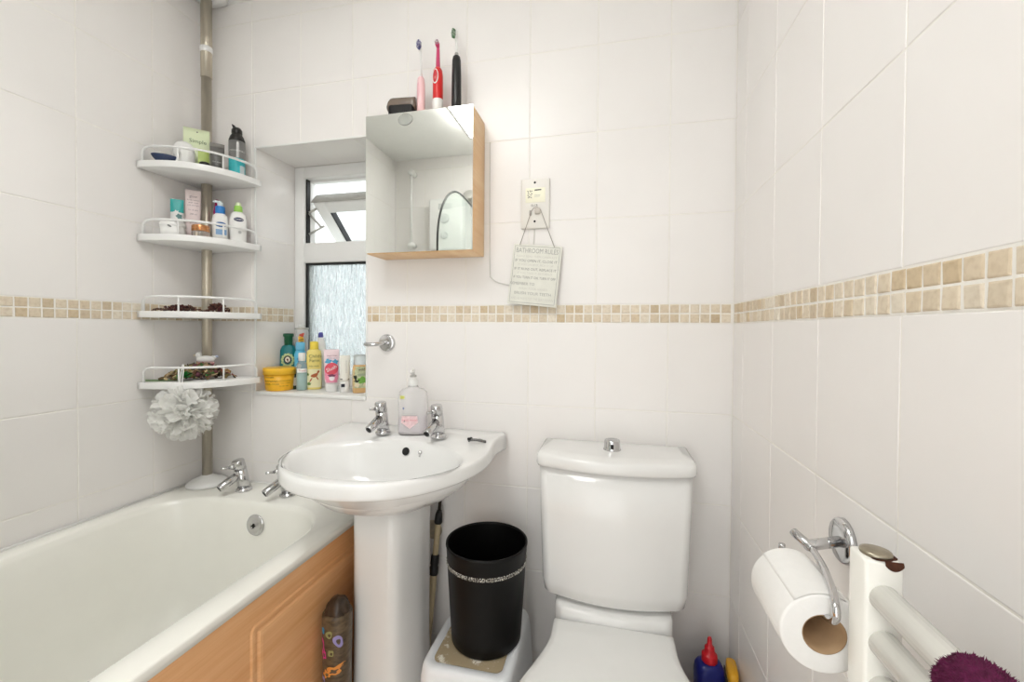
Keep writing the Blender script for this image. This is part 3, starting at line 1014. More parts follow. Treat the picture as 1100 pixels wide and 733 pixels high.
sg = thing('hanging_sign', 'white wooden bathroom rules plaque hanging from the switch plate', 'sign', (-0.5375, -0.0125, 1.379), rot=(radians(-3), radians(5.5), 0))
M_SIGN = mat('chalky_white_board', (232, 232, 222), rough=0.6, var=0.03, vscale=40)
SWd, SHt = 0.146, 0.180
part('board', box(-SWd / 2, SWd / 2, -.004, .003, -SHt, 0, b=.0012), M_SIGN, sg)
mb = MB()
for a in ((-.068, .068, -.0062, -.0050), (-.068, .068, -.1745, -.1733)):
    mb.join(box(a[0], a[1], -.0046, -.0039, a[2], a[3]))
for a in ((-.068, -.0668), (.0668, .068)):
    mb.join(box(a[0], a[1], -.0046, -.0039, -.1745, -.005))
part('border_line', mb, M_INKL, sg)
yq = -.0046
def line_(s_, size, z, m, x=0.0):
    t_ = text_mb(s_, size, lambda a, b: (a + x, yq, b + z))
    xs = [p[0] for p in t_.v]
    wmax = 0.126
    k = min(1.0, wmax / max(1e-6, max(xs) - min(xs)))
    t_.v = [((p[0] - x) * k + x, p[1], p[2]) for p in t_.v]
    part('lettering', t_, m, sg)
line_('BATHROOM RULES', .0205, -.019, M_INKL)
line_('PLEASE READ THEM CAREFULLY', .0085, -.036, mat('faint_sign_ink', (212, 211, 203), rough=.6))
M_FAINT = bpy.data.materials['faint_sign_ink']
line_('IF YOU OPEN IT, CLOSE IT', .0110, -.049, mat('grey_sign_ink', (150, 150, 144), rough=.6))
M_MIDI = bpy.data.materials['grey_sign_ink']
line_('IF YOU DROP IT, PICK IT UP', .0085, -.061, M_FAINT)
line_('IF IT RUNS OUT, REPLACE IT', .0105, -.074, M_MIDI)
line_('IF YOU TAKE IT, RETURN IT', .0085, -.086, M_FAINT)
line_('IF YOU TURN IT ON, TURN IT OFF', .0105, -.099, M_MIDI)
line_('REMEMBER TO', .0115, -.118, M_INKL, -.034)
line_('WASH YOUR HANDS', .0090, -.132, M_FAINT)
line_('BRUSH YOUR TEETH', .0120, -.146, M_INKL)
line_('AND ALWAYS PUT THE SEAT DOWN', .0105, -.162, M_FAINT)
M_TWINE = mat('grey_twine', (168, 160, 150), rough=.9, var=.1)
loc = Vector(sg.location)
R_ = Euler(sg.rotation_euler).to_matrix()
top = Vector((-0.540, -0.0215, 1.343))
Ri = R_.inverted()
pts = [Vector((-.054, -.0045, -.003)), Ri @ (Vector((-0.5575, -0.017, 1.480)) - loc), Ri @ (Vector((-0.5500, -0.0175, 1.4895)) - loc), Ri @ (Vector((-0.5395, -0.0180, 1.4905)) - loc), Ri @ (Vector((-0.5300, -0.0175, 1.482)) - loc), Vector((.050, -.0045, -.004))]
part('twine', tube(pts, .0011, 6), M_TWINE, sg)
# pale pull cord running down the wall behind the cabinet and across to the sign
pts = [(-0.6905, -.0045, 1.70), (-0.690, -.0045, 1.50), (-0.688, -.0045, 1.31), (-0.684, -.0045, 1.288), (-0.668, -.0045, 1.275), (-0.645, -.0045, 1.268), (-0.612, -.0045, 1.262), (-0.58, -.0035, 1.262), (-0.565, -.0030, 1.28), (-0.556, -.0030, 1.33), (-0.552, -.0030, 1.40), (-0.551, -.0030, 1.429)]
single('cable', tube(smooth_path(pts, 5), .0018, 8), mat('pale_cable', (222, 220, 214), rough=.5), 'thin pale cable running down the wall from the cabinet to behind the plaque', 'cable')

# ------------------------------------------------------------------ toilet roll and its holder
hd = thing('toilet_roll_holder', 'chrome toilet roll holder with a curved arm on the right wall', 'toilet roll holder', (-0.0005, -0.578, 0.836))
part('rose', rose(0.031).xf(Matrix.Rotation(radians(-90), 4, 'Y')), M_CHROME, hd)
A = Vector((-0.061, -0.612, 0.839))
part('arm', tube([(-.006, -0.580, .836), tuple(A)], .0072, 16), M_CHROME, hd, world=True)
part('sleeve', tube([(-.0730, -0.598, .8510), (-.0715, -0.602, .8490), (-.0660, -0.640, .848)], [.0052, .0060, .0056], 14), M_CHROME, hd, world=True)
wire = smooth_path([(-.0660, -0.638, .848), (-.0755, -0.690, .8505), (-.087, -0.735, .8525), (-.0945, -0.759, .8510), (-.0968, -0.7675, .8450), (-.0965, -0.7670, .8370), (-.0970, -0.7600, .8290), (-.0985, -0.745, .8262)], 6)
wire += smooth_path([(-.0990, -0.70, .8255), (-.0990, -0.648, .8255), (-.0990, -0.638, .8270), (-.0985, -0.631, .832), (-.0980, -0.629, .8455)], 5)
part('hanger', tube(wire, .0039, 12), M_CHROME, hd, label='curved chrome wire', world=True)

RXc, RZc = -0.1000, 0.8085
roll = thing('toilet_roll', 'white toilet roll hanging on the chrome holder on the right wall', 'toilet roll', (RXc, -0.702, RZc))
M_PAPER = mat('white_tissue', (244, 243, 240), rough=.9, var=.012, vscale=90, bump=.25, bscale=260)
ro, ri = .0422, .0212
rp = lathe([(ri, -.05), (ro - .003, -.05), (ro - .0008, -.0492), (ro, -.047), (ro, .047), (ro - .0008, .0492), (ro - .003, .05), (ri, .05)], 64, caps=False).xf(Matrix.Rotation(pi / 2, 4, 'X'))
part('paper', rp, M_PAPER, roll)
part('cardboard_core', lathe([(ri, -.0498), (ri, .0498), (ri - .001, .0498), (ri - .001, -.0498), (ri, -.0498)], 40, caps=False).xf(Matrix.Rotation(pi / 2, 4, 'X')), mat('brown_cardboard', (176, 146, 112), rough=.85, var=.06, vscale=60), roll, label='brown cardboard tube')
# loose end of the sheet lying over the top
pts = []
mb = MB()
vs = []
for k in range(15):
    a = radians(62 + k * 5)
    for y in (-.0485, .0485):
        r_ = ro + .0007
        vs.append((r_ * cos(a), y, r_ * sin(a)))
for k in range(15):
    a = radians(62 + k * 5)
    for y in (-.0485, .0485):
        r_ = ro + .0001
        vs.append((r_ * cos(a), y, r_ * sin(a)))
fs = [(2 * k, 2 * k + 1, 2 * k + 3, 2 * k + 2) for k in range(14)] + [(30 + 2 * k, 32 + 2 * k, 33 + 2 * k, 31 + 2 * k) for k in range(14)] + [(0, 1, 31, 30), (28, 29, 59, 58)]
part('loose_sheet', mb.add(vs, fs), M_PAPER, roll)

# ------------------------------------------------------------------ towel radiator and towel
M_ENAMEL = mat('cream_radiator_enamel', (248, 247, 240), rough=.25, var=.01, coat=.2)
M_RUST = mat('brown_rust', (78, 44, 28), rough=.9, var=.3, vscale=180, bump=.5, bscale=400)
RXp = -0.0735
rad = thing('towel_radiator', 'cream ladder towel radiator with a rusty top cap on the right wall', 'radiator', (RXp, -1.03, 0.12))
for y in (-0.787, -1.275):
    pst = part('upright', box(RXp - .0155, RXp + .0155, y - .0150, y + .0150, 0.12, 0.9165, b=.003), M_ENAMEL, rad, world=True)
    cp = lathe([(.0122, 0), (.0128, .0018), (.0124, .0038), (.010, .0046), (.0001, .0049)], 28).move((RXp, y, .9163))
    part('end_cap', cp, mat('dull_nickel_cap', (168, 160, 142), rough=.35, metal=1, var=.15, vscale=90), pst, label='dull metal cap', world=True)
    rs = MB()
    seg = 26
    vs = [(RXp + .003, y - .004, .9167)]
    for i in range(seg):
        a = 2 * pi * i / seg
        w = 1 + .16 * sin(3 * a + 1) + .06 * sin(7 * a)
        vs.append((min(RXp + .0148, RXp + .002 + .0135 * w * cos(a)), max(y - .0148, y - .003 + .0125 * w * sin(a)), .9167))
    rs.add(vs, [(0, 1 + i, 1 + (i + 1) % seg) for i in range(seg)])
    vs = []
    for i in range(17):
        t = i / 16
        x = RXp + .0 + .0150 * t
        vs += [(x, y - .0140, .9168), (x, y - .0152, .9150), (x, y - .0154, .9145 - .0062 * sin(pi * min(1, t * .92 + .04)) ** .7)]
    rs.add(vs, [(3 * i, 3 * i + 1, 3 * i + 4, 3 * i + 3) for i in range(16)] + [(3 * i + 1, 3 * i + 2, 3 * i + 5, 3 * i + 4) for i in range(16)])
    part('rust_stain', rs, M_RUST, pst, label='brown rust patch', world=True)
    for zb_ in (.80, .24): part('wall_bracket', cyl_between((RXp + .0150, y, zb_), (-0.0008, y, zb_), .010), M_ENAMEL, rad, world=True)
zz = 0.882
n_ = 0
while zz > 0.16:
    part('bar', tube([(RXp, -0.7995, zz), (RXp, -1.262, zz)], .0126, 20), M_ENAMEL, rad, world=True)
    n_ += 1
    zz -= 0.0425 if n_ % 7 else 0.11

tw = MB()
prof = []
for k in range(9):
    a = pi * k / 8
    prof.append((.021 * cos(pi - a), .021 * sin(a)))
path = [(-.024, -.30), (-.0235, -.2), (-.0225, -.1), (-.0215, -.04)] + prof + [(.0215, -.05), (.0225, -.12), (.023, -.24)]
loops = []
y_a, y_b = -0.893, -1.225
ny = 40
inner = [(x * .68, z if z < 0 else z * .68) for x, z in path]
ring = path + inner[::-1]
for j in range(ny + 1):
    y = y_a + (y_b - y_a) * j / ny
    lp = []
    for i, (x, z) in enumerate(ring):
        w = .0012 * sin(y * 90 + i * 1.7) + .0008 * sin(y * 210 + i)
        e = 0.006 * ((1 - j / 2.0) ** 2 if j < 2 else 0)
        lp.append((RXp + x * (1 - e * 20) + w, y, zz * 0 + .882 + z - e + w))
    loops.append(lp)
M_TOWEL = mat('plum_terry', (100, 30, 70), rough=.95, var=.35, vscale=160)
tow = thing('towel', 'fluffy plum purple towel draped over the top bar of the radiator', 'towel', (RXp, -1.04, .882))
part('cloth', loft(loops), M_TOWEL, tow, world=True)
pile = MB()
outer_n = len(path)
rnd = random.Random(3)
for _ in range(9000):
    j = rnd.random() ** 1.3 * ny * 0.6; i = rnd.random() * (outer_n - 1)
    j0, i0 = int(j), int(i)
    p = Vector(loops[j0][i0]).lerp(Vector(loops[j0][i0 + 1]), i - i0).lerp(Vector(loops[min(ny, j0 + 1)][i0]).lerp(Vector(loops[min(ny, j0 + 1)][i0 + 1]), i - i0), j - j0)
    nrm = Vector((p.x - RXp, 0, max(0.0, p.z - .882))).normalized() if p.z > .882 else Vector((1 if p.x > RXp else -1, 0, 0))
    tip = p + (nrm + Vector((rnd.uniform(-.6, .6), rnd.uniform(-.6, .9), rnd.uniform(-.7, .3)))) * rnd.uniform(.0016, .0032)
    t1 = Vector((rnd.uniform(-1, 1), rnd.uniform(-1, 1), rnd.uniform(-1, 1))).normalized() * .0009
    t2 = nrm.cross(t1).normalized() * .0009
    q = p - nrm * .0008
    pile.add([q + t1, q + t2, q - t1, q - t2, tip], [(0, 1, 4), (1, 2, 4), (2, 3, 4), (3, 0, 4)])
for _ in range(1600):
    i = rnd.random() * (len(ring) - 1); i0 = int(i)
    p = Vector(loops[0][i0]).lerp(Vector(loops[0][i0 + 1]), i - i0)
    tip = p + Vector((rnd.uniform(-.3, .3), 1, rnd.uniform(-.5, .3))) * rnd.uniform(.001, .0030)
    pile.add([p + Vector((.0009, 0, 0)), p + Vector((0, 0, .0009)), p - Vector((.0009, 0, 0)), p - Vector((0, 0, .0009)), tip], [(0, 1, 4), (1, 2, 4), (2, 3, 4), (3, 0, 4)])
part('terry_pile', pile, M_TOWEL, tow, world=True, kind='stuff')

# ------------------------------------------------------------------ bin, step stool, pole, bag
M_BLACKP = mat('black_bin_plastic', (8, 8, 8), rough=.45, spec=.25, var=.2, vscale=30)
M_GLITTER = island_mat('silver_glitter', [(250, 250, 244), (150, 146, 136), (226, 222, 210), (96, 92, 84), (240, 238, 230)], rough=.25, bump=.0)
STZ = 0.330
bn = thing('waste_bin', 'black round waste bin with a silver glitter band standing on the white stool', 'bin', (-0.633, -0.205, STZ))
hb = .251
rb = lambda z: .0895 + (.1050 - .0895) * z / hb
prof = [(.0001, .002), (rb(0) - .012, .002), (rb(0) - .004, .0), (rb(.004), .006)] + [(rb(z), z) for z in (.03, .1, .18, .24)] + [(rb(hb) + .001, hb - .004), (rb(hb) + .0008, hb), (rb(hb) - .0035, hb), (rb(hb) - .0042, hb - .005)] + [(rb(z) - .0042, z) for z in (.18, .1, .02)] + [(rb(0) - .01, .008), (.0001, .007)]
part('bin_body', lathe(prof, 64, caps=False), M_BLACKP, bn)
gl = MB()
rnd = random.Random(9)
for k in range(150):
    for q in range(3):
        a = 2 * pi * (k + rnd.uniform(-.2, .2)) / 150
        z = .2015 + q * .0034 + rnd.uniform(-.0006, .0006)
        r_ = rb(z) + .0006
        sz = .0019
        ca, sa = cos(a), sin(a)
        t_ = Vector((-sa, ca, 0)); n2 = Vector((ca, sa, 0)); c_ = n2 * r_ + Vector((0, 0, z))
        tw_ = rnd.uniform(-.5, .5)
        u_ = (t_ + n2 * tw_).normalized() * sz; w_ = (Vector((0, 0, 1)) + n2 * rnd.uniform(-.5, .5)).normalized() * sz
        gl.add([c_ + u_ + n2 * .0006, c_ + w_ + n2 * .0006, c_ - u_ + n2 * .0006, c_ - w_ + n2 * .0006, c_ + n2 * .0016, c_ - n2 * .0008], [(0, 1, 4), (1, 2, 4), (2, 3, 4), (3, 0, 4), (0, 1, 5), (1, 2, 5), (2, 3, 5), (3, 0, 5)], smooth=False)
part('glitter_band', gl, M_GLITTER, bn, label='silver glitter band', kind='stuff')

st = thing('step_stool', 'white plastic step stool with a worn beige mat top under the black bin', 'stool', (-0.650, -0.205, 0))
M_STOOL = mat('bluish_white_plastic', (236, 239, 242), rough=.4, var=.01)
def sq(hx, hy, r, z): return [(x, y, z) for x, y in rrect(hx, hy, r, 7)]
zt = STZ
lo = [sq(.130, .165, .035, .0), sq(.128, .163, .035, .012), sq(.114, .142, .035, zt - .04), sq(.111, .138, .035, zt - .014), sq(.107, .134, .033, zt - .003), sq(.101, .128, .03, zt), sq(.088, .114, .02, zt), sq(.086, .112, .02, zt - .003)]
part('step_body', loft(lo, True, True), M_STOOL, st)
M_MAT = bpy.data.materials.new('worn_beige_mat'); M_MAT.use_nodes = True
N, Lk = M_MAT.node_tree.nodes, M_MAT.node_tree.links
tc = N.new('ShaderNodeTexCoord'); n1 = N.new('ShaderNodeTexNoise'); n1.inputs['Scale'].default_value = 21; n1.inputs['Detail'].default_value = 8; n1.inputs['Roughness'].default_value = .75
Lk.new(tc.outputs['Object'], n1.inputs['Vector'])
cr = N.new('ShaderNodeValToRGB'); cr.color_ramp.elements[0].position = .545; cr.color_ramp.elements[0].color = rgb(168, 152, 122); cr.color_ramp.elements[1].position = .60; cr.color_ramp.elements[1].color = rgb(232, 228, 214)
Lk.new(n1.outputs['Fac'], cr.inputs['Fac']); Lk.new(cr.outputs['Color'], N['Principled BSDF'].inputs['Base Color']); N['Principled BSDF'].inputs['Roughness'].default_value = .8
part('mat', prism([(x, y) for x, y in rrect(.0855, .1115, .018, 7)], zt - .0026, zt - .0002), M_MAT, st, label='worn beige anti-slip mat')

pole = thing('telescopic_pole', 'beige telescopic pole with black joints leaning behind the basin pedestal', 'pole', (-0.864, -0.098, 0.0))
M_BEIGE = mat('beige_painted_tube', (196, 178, 142), rough=.4, var=.08, vscale=30)
a, b = Vector((-0.864, -0.098, 0.003)), Vector((-0.8325, -0.017, 0.690))
L_ = lambda t: a + (b - a) * t
tz = lambda z: (z - a.z) / (b.z - a.z)
part('lower_tube', tube([L_(0), L_(tz(.395))], .0105, 16), M_BEIGE, pole, world=True)
part('upper_tube', tube([L_(tz(.39)), L_(tz(.535))], .0088, 16), M_BEIGE, pole, world=True)
part('inner_rod', tube([L_(tz(.53)), L_(1)], .0052, 12), mat('dark_steel_rod', (70, 62, 54), rough=.35, metal=.8), pole, label='thin dark rod', world=True)
part('joint', tube([L_(tz(.375)), L_(tz(.38)), L_(tz(.397)), L_(tz(.402)), L_(tz(.408)), L_(tz(.43)), L_(tz(.434))], [.012, .0138, .0138, .011, .0132, .0125, .0105], 18), M_RUBBER, pole, label='black twist joint', world=True)
part('joint', tube([L_(tz(.525)), L_(tz(.53)), L_(tz(.553)), L_(tz(.565))], [.0105, .0125, .0112, .007], 18), M_RUBBER, pole, label='black twist joint', world=True)

wp = single('pipe_patch', lathe([(.030, 0), (.030, .002), (.026, .0035), (.018, .0025), (.012, .004), (.0001, .0038)], 28).xf(Matrix.Rotation(pi / 2, 4, 'X')), mat('aged_beige_cover', (190, 178, 158), rough=.5, var=.15, vscale=80), 'round beige pipe cover on the wall behind the basin pedestal', 'pipe cover', (-0.872, -0.0004, 0.487))

bag = thing('patterned_bag', 'brown patterned bag of bath toys between the wood bath panel and the pedestal', 'bag', (-0.9975, -0.313, 0))
M_BAGM = mat('brown_patterned_plastic', (92, 76, 56), rough=.35, var=.45, vscale=46, stretch=(1, 1, 2.2))
bb = Body([(0, .036, .036, 2.2), (.006, .039, .038, 2.2), (.15, .038, .038, 2.2), (.28, .0385, .038, 2.2), (.402, .040, .039, 2.3), (.408, .0385, .0375, 2.3)])
part('bag_body', bb.mesh(40), M_BAGM, bag)
M_P = {n: mat(n + '_print', c, rough=.4, var=.06) for n, c in dict(pink=(226, 66, 150), orange=(222, 144, 66), sky=(48, 150, 200), lilac=(150, 140, 190), olive=(150, 150, 96)).items()}
for nm, cx, cz, ra, rb_, wob, k in (('pink', -.026, .335, .010, .026, .25, 4), ('pink', -.019, .315, .009, .012, .2, 5), ('orange', .012, .278, .024, .011, .3, 4), ('orange', -.008, .268, .012, .009, .3, 5), ('lilac', .024, .352, .010, .016, .12, 3), ('sky', .024, .185, .012, .026, .3, 4), ('lilac', -.024, .245, .010, .018, .3, 5), ('olive', .000, .368, .011, .009, .1, 3), ('olive', .006, .322, .009, .008, .12, 4), ('sky', -.022, .374, .007, .008, .15, 3), ('olive', -.008, .235, .010, .008, .15, 3), ('lilac', .014, .222, .009, .008, .12, 3), ('sky', -.020, .13, .012, .02, .3, 5), ('pink', .012, .09, .012, .02, .3, 5), ('orange', -.018, .05, .012, .014, .3, 5)):
    part('print_patch', bb.oval(cx, cz, ra, rb_, .0008, 26, .4, wob, k), M_P[nm], bag, label=nm + ' printed patch')
    if nm in ('pink', 'orange', 'lilac', 'olive'):
        part('print_line', bb.oval(cx + .002, cz - .001, ra * .45, rb_ * .45, .0012, 20, .2, wob, k), M_BAGM, bag)
tp = MB()
rnd = random.Random(5)
loops = []
for k in range(9):
    t = k / 8
    z = .402 + .040 * t + .004 * sin(6 * t + 2)
    lp = []
    for i in range(36):
        an = 2 * pi * i / 36
        r_ = (.0345 * (1 - t ** 3) ** .6 + .0015) * (1 + .07 * sin(5 * an + 2 * t) + .05 * sin(11 * an + t * 9) + .04 * sin(17 * an - t * 14))
        lp.append((r_ * cos(an) + .004 * t, r_ * .9 * sin(an), z + .004 * sin(3 * an) * t * (1 - t)))
    loops.append(lp)
bag.scale = (0.88, 0.88, 1.0)
part('bunched_top', loft(loops), mat('dark_brown_plastic', (64, 50, 38), rough=.3, var=.4, vscale=60, bump=.6, bscale=90), bag, label='dark crumpled top of the bag')

# ------------------------------------------------------------------ cleaning things behind the toilet
M_NAVY = mat('navy_bottle_plastic', (24, 32, 112), rough=.3, var=.06)
M_RED = mat('red_cap_plastic', (204, 28, 40), rough=.3, var=.05)
cl = thing('cleaner_bottle', 'navy blue bottle with a red stepped nozzle beside the toilet', 'bottle', (-0.0700, -0.095, 0), rz=radians(8))
nb = Body([(0, .030, .026, 3), (.004, .035, .028, 3), (.15, .035, .028, 3.4), (.255, .035, .028, 3.6), (.270, .0335, .027, 3.4), (.279, .029, .024, 2.8), (.284, .019, .019, 2)])
part('bottle_body', nb.mesh(), M_NAVY, cl)
part('label_panel', nb.patch(-.026, .026, .06, .20), mat('dark_blue_label', (38, 52, 150), rough=.35), cl)
part('nozzle_cap', lathe([(.0185, .283), (.0195, .285), (.0195, .300), (.0175, .303), (.0125, .305), (.0125, .318), (.011, .321), (.0065, .322), (.0055, .340), (.0035, .345), (.0001, .3455)], 10), M_RED, cl, label='red stepped nozzle')
yl = thing('yellow_bottle', 'yellow flat bottle squeezed between the navy bottle and the right wall', 'bottle', (-0.0190, -0.105, 0), rz=radians(84))
yb = Body([(0, .030, .010, 5), (.004, .034, .0125, 3), (.20, .034, .0125, 3.5), (.275, .034, .0125, 4), (.283, .033, .0118, 4), (.286, .030, .010, 3)])
part('bottle_body', yb.mesh(), mat('amber_yellow_plastic', (232, 172, 40), rough=.35, var=.06), yl)
part('back_strip', box(-.033, .033, .0120, .0150, .01, .262, b=.001), mat('dark_grey_strip', (70, 66, 56), rough=.6), yl, label='dark grey strip')
pk = thing('spray_bottle', 'small bottle with a red and pink cap beside the toilet bowl', 'bottle', (-0.118, -0.135, 0))
sb = Body([(0, .020, .018, 2.4), (.003, .022, .020, 2.4), (.17, .022, .020, 2.4), (.20, .014, .014, 2)])
part('bottle_body', sb.mesh(), mat('pale_pink_plastic', (226, 170, 176), rough=.35), pk)
part('cap', lathe([(.0145, .199), (.0155, .201), (.015, .226), (.012, .235), (.006, .24), (.0001, .241)], 20), M_RED, pk, label='red cap')
part('cap_button', uvsphere(.0065, (-.003, -.010, .233), sz=.8), mat('pink_button', (238, 130, 150), rough=.4), pk, label='pink button')

# ------------------------------------------------------------------ on top of the mirror cabinet
TZ = CZ1 + 0.0002
def brush_head(parent, z0, z1, lean, m_stem, m_br, r0=.0042, r1=.0030, hz=.026, lab=None):
    part('neck', tube([(0, 0, z0), (0, 0, z0 + (z1 - z0) * .5), (lean, 0, z1)], [r0, r1 * 1.05, r1], 12), m_stem, parent)
    hd_ = part('brush_head', tube([(lean, 0, z1 - .003), (lean, 0, z1 + hz * .15), (lean, 0, z1 + hz * .85), (lean, 0, z1 + hz)], [.003, .0056, .0056, .0025], 12), m_stem, parent)
    br = MB()
    for i in range(-3, 4):
        for k in range(9):
            zz_ = (k - 4) / 4.4
            if (i / 3.4) ** 2 + zz_ ** 2 > 1: continue
            x = lean + i * .0019; z = z1 + hz * .5 + zz_ * hz * .52
            br.join(tube([(x, -.0045, z), (x + .0006 * i * .3, -.0125, z)], .0011, 5))
    part('bristles', br, m_br, hd_, label=lab)

M_PINKP = mat('pale_pink_handle', (246, 206, 208), rough=.35, var=.02)
M_BRISTLE = island_mat('blue_purple_bristles', [(60, 70, 130), (120, 120, 170), (210, 210, 225), (90, 60, 120)], rough=.6, bump=0)
tb = thing('electric_toothbrush', 'pale pink electric toothbrush standing on the mirror cabinet', 'toothbrush', (-0.893, -0.060, TZ), rz=radians(-14))
part('handle', lathe([(.011, 0), (.0122, .002), (.0124, .06), (.0118, .11), (.0102, .126), (.0070, .131), (.0001, .132)], 28), M_PINKP, tb)
part('base_ring', lathe([(.0117, -.0001), (.0126, .0005), (.0127, .014), (.0123, .0145)], 28), M_PLASTIC, tb, label='white base ring')
part('button', Body([(.0, .012, .012, 2)]).oval(0, .088, .0042, .022, .0012), mat('pink_button_pad', (240, 190, 196), rough=.4), tb)
brush_head(tb, .131, .212, -.002, M_PLASTIC, M_BRISTLE, lab='dark blue and white bristles')

tb = thing('electric_toothbrush', 'red electric toothbrush with a white ringed button standing on the mirror cabinet', 'toothbrush', (-0.838, -0.060, TZ), rz=radians(8))
rbod = Body([(0, .0135, .0135, 2), (.002, .0152, .0152, 2), (.09, .0152, .0155, 2), (.125, .0150, .0162, 2), (.143, .0135, .0145, 2), (.151, .0085, .009, 2), (.1525, .005, .006, 2)])
part('handle', rbod.mesh(36), mat('bright_red_handle', (218, 44, 44), rough=.3, var=.03), tb, label='red handle')
part('base_cup', lathe([(.0147, -.0001), (.0160, .001), (.0162, .052), (.0152, .0565)], 28), M_PLASTIC, tb, label='white base cup')
part('button_surround', rbod.oval(-.0045, .120, .0100, .0225, .0008), M_PLASTIC, tb, label='white oval ring')
part('button', rbod.oval(-.0045, .120, .0078, .0190, .0016), mat('red_button', (206, 60, 66), rough=.35), tb)
part('button_dot', rbod.oval(-.0045, .114, .0022, .0042, .0022), mat('pinkish_dot', (222, 140, 130), rough=.4), tb)
part('neck', tube([(0, 0, .151), (0, 0, .19), (0, 0, .214)], [.0064, .0052, .0046], 14), mat('magenta_neck', (214, 74, 120), rough=.35), tb, label='magenta brush neck')
hd_ = part('brush_head', tube([(0, 0, .212), (-.001, -.003, .219), (-.001, -.007, .221)], [.0046, .0066, .0066], 14), bpy.data.materials['magenta_neck'], tb)
br = MB()
for i in range(14):
    a = 2 * pi * i / 14
    br.join(tube([(-.001 + .005 * cos(a), -.007, .222 + .005 * sin(a)), (-.001 + .0055 * cos(a), -.015, .222 + .0055 * sin(a))], .0009, 5))
part('bristles', br, island_mat('pink_grey_bristles', [(220, 190, 200), (150, 110, 130), (236, 226, 230)], rough=.6, bump=0), hd_)

tb = thing('electric_toothbrush', 'black electric toothbrush with a white neck standing on the mirror cabinet', 'toothbrush', (-0.779, -0.060, TZ), rz=radians(-40))
part('handle', lathe([(.0128, 0), (.0142, .002), (.0146, .05), (.0142, .12), (.0128, .165), (.0105, .176), (.0062, .180), (.0001, .1805)], 32), mat('black_handle', (32, 32, 32), rough=.32, var=.1), tb, label='black handle')
part('collar', lathe([(.0058, .1795), (.0062, .181), (.0056, .187), (.0001, .1872)], 20), M_ALU, tb)
lt = MB()
for k in range(4): lt.join(uvsphere(.0010, (-.003, -.0146, .052 + .008 * k), seg=8, rings=6))
part('indicator_dots', lt, mat('pale_dots', (200, 200, 200), rough=.4), tb)
brush_head(tb, .186, .232, -.004, M_PLASTIC, island_mat('green_bristles', [(120, 160, 120), (80, 120, 90), (210, 220, 205)], rough=.6, bump=0), r0=.0048, r1=.0036, lab='green bristles')

cs = thing('glasses_case', 'glossy brown case with a black underside lying on the left of the mirror cabinet', 'case', (-0.952, -0.062, TZ), rz=radians(6))
loops = []
for t in [i / 12 for i in range(13)]:
    x = -.047 + .092 * t
    h = .050 * (1 - .45 * max(0, (0.25 - t) / .25) ** 2.0)
    d = .024 * (1 - .5 * max(0, (0.2 - t) / .2) ** 2)
    zc = .024 + .026 * (1 - max(0, (.25 - t) / .25) ** 2 * .2)
    loops.append([(x, -d + p[0] + d, zc + p[1]) for p in rrect(d, h * .36, .012, 5)])
part('case_lid', loft(loops), mat('glossy_brown_lid', (112, 98, 86), rough=.18, var=.06, coat=.4), cs)
part('case_base', prism([(x + .002, y - .004) for x, y in rrect(.041, .022, .012, 6)], .0003, .042, .003), M_DARK, cs, label='black underside')
part('case_hinge', box(-.050, -.040, -.012, .006, .0003, .014, .002), mat('dark_hinge', (60, 54, 50), rough=.4), cs)

# ------------------------------------------------------------------ on the basin ledge
LZ = ZR + 0.0129
sp = thing('soap_dispenser', 'clear pump bottle of pale pink hand soap between the basin taps', 'soap dispenser', (-0.9005, -0.088, LZ), rz=radians(14))
secs = [(0, .038, .022, 3.4), (.003, .0425, .0255, 3.4), (.012, .0435, .0265, 3.4), (.108, .0425, .0255, 3.4), (.124, .040, .024, 3), (.132, .032, .020, 2.6), (.137, .016, .0145, 2.1), (.146, .0125, .0125, 2)]
sbd = Body(secs)
part('bottle', sbd.mesh(44), clear_mat('clear_bottle_plastic', (253, 252, 252), rough=.03, ior=1.2, haze=.30), sp, label='clear plastic bottle')
liq = Body([(.003, .0405, .0235, 3.4), (.012, .0415, .0245, 3.4), (.050, .0412, .0243, 3.4)])
part('soap', liq.mesh(44), mat('pale_pink_soap', (246, 236, 241), rough=.25), sp, label='pale pink liquid')
mb = MB()
q = [(-.030, .036), (-.028, .056), (.018, .056), (.020, .036), (-.004, .018)]
c_ = sbd.front(-.005, .042, .0008)
ring = []
for i in range(5):
    for k in range(4):
        x = q[i][0] + (q[(i + 1) % 5][0] - q[i][0]) * k / 4; z = q[i][1] + (q[(i + 1) % 5][1] - q[i][1]) * k / 4
        ring.append(sbd.front(x, z, .0008))
mb.add([c_] + ring, [(0, 1 + i, 1 + (i + 1) % len(ring)) for i in range(len(ring))])
M_PLAB = mat('pink_marbled_label', (247, 212, 214), rough=.4, var=.16, vscale=120)
part('label', mb, M_PLAB, sp, label='pink shield label')
part('label_line', sbd.patch(-.024, .014, .0585, .0600, .0009), M_INKL, sp)
part('label_print', sbd.text('HAND WASH', .0075, -.005, .043, .0014), mat('rose_print', (214, 120, 130), rough=.5), sp)
part('offer_sticker', sbd.patch(-.034, -.020, .106, .115, .0009), mat('lime_sticker', (206, 208, 110), rough=.4), sp, label='lime sticker')
part('drop_mark', sbd.oval(-.023, .078, .0028, .0036, .0009, 12), mat('navy_mark', (70, 80, 120), rough=.4), sp)
part('pump_collar', lathe([(.0135, .142), (.0142, .144), (.0142, .160), (.0125, .162), (.0100, .1625), (.0100, .168), (.0085, .1685)], 26), M_PLASTIC, sp)
part('pump_ring', lathe([(.0092, .1680), (.0098, .1685), (.0098, .1730), (.0092, .1735)], 22), M_ALU, sp, label='grey ring')
part('dip_tube', tube([(0, 0, .012), (0, 0, .146)], .0024, 10), M_PLASTIC, sp)
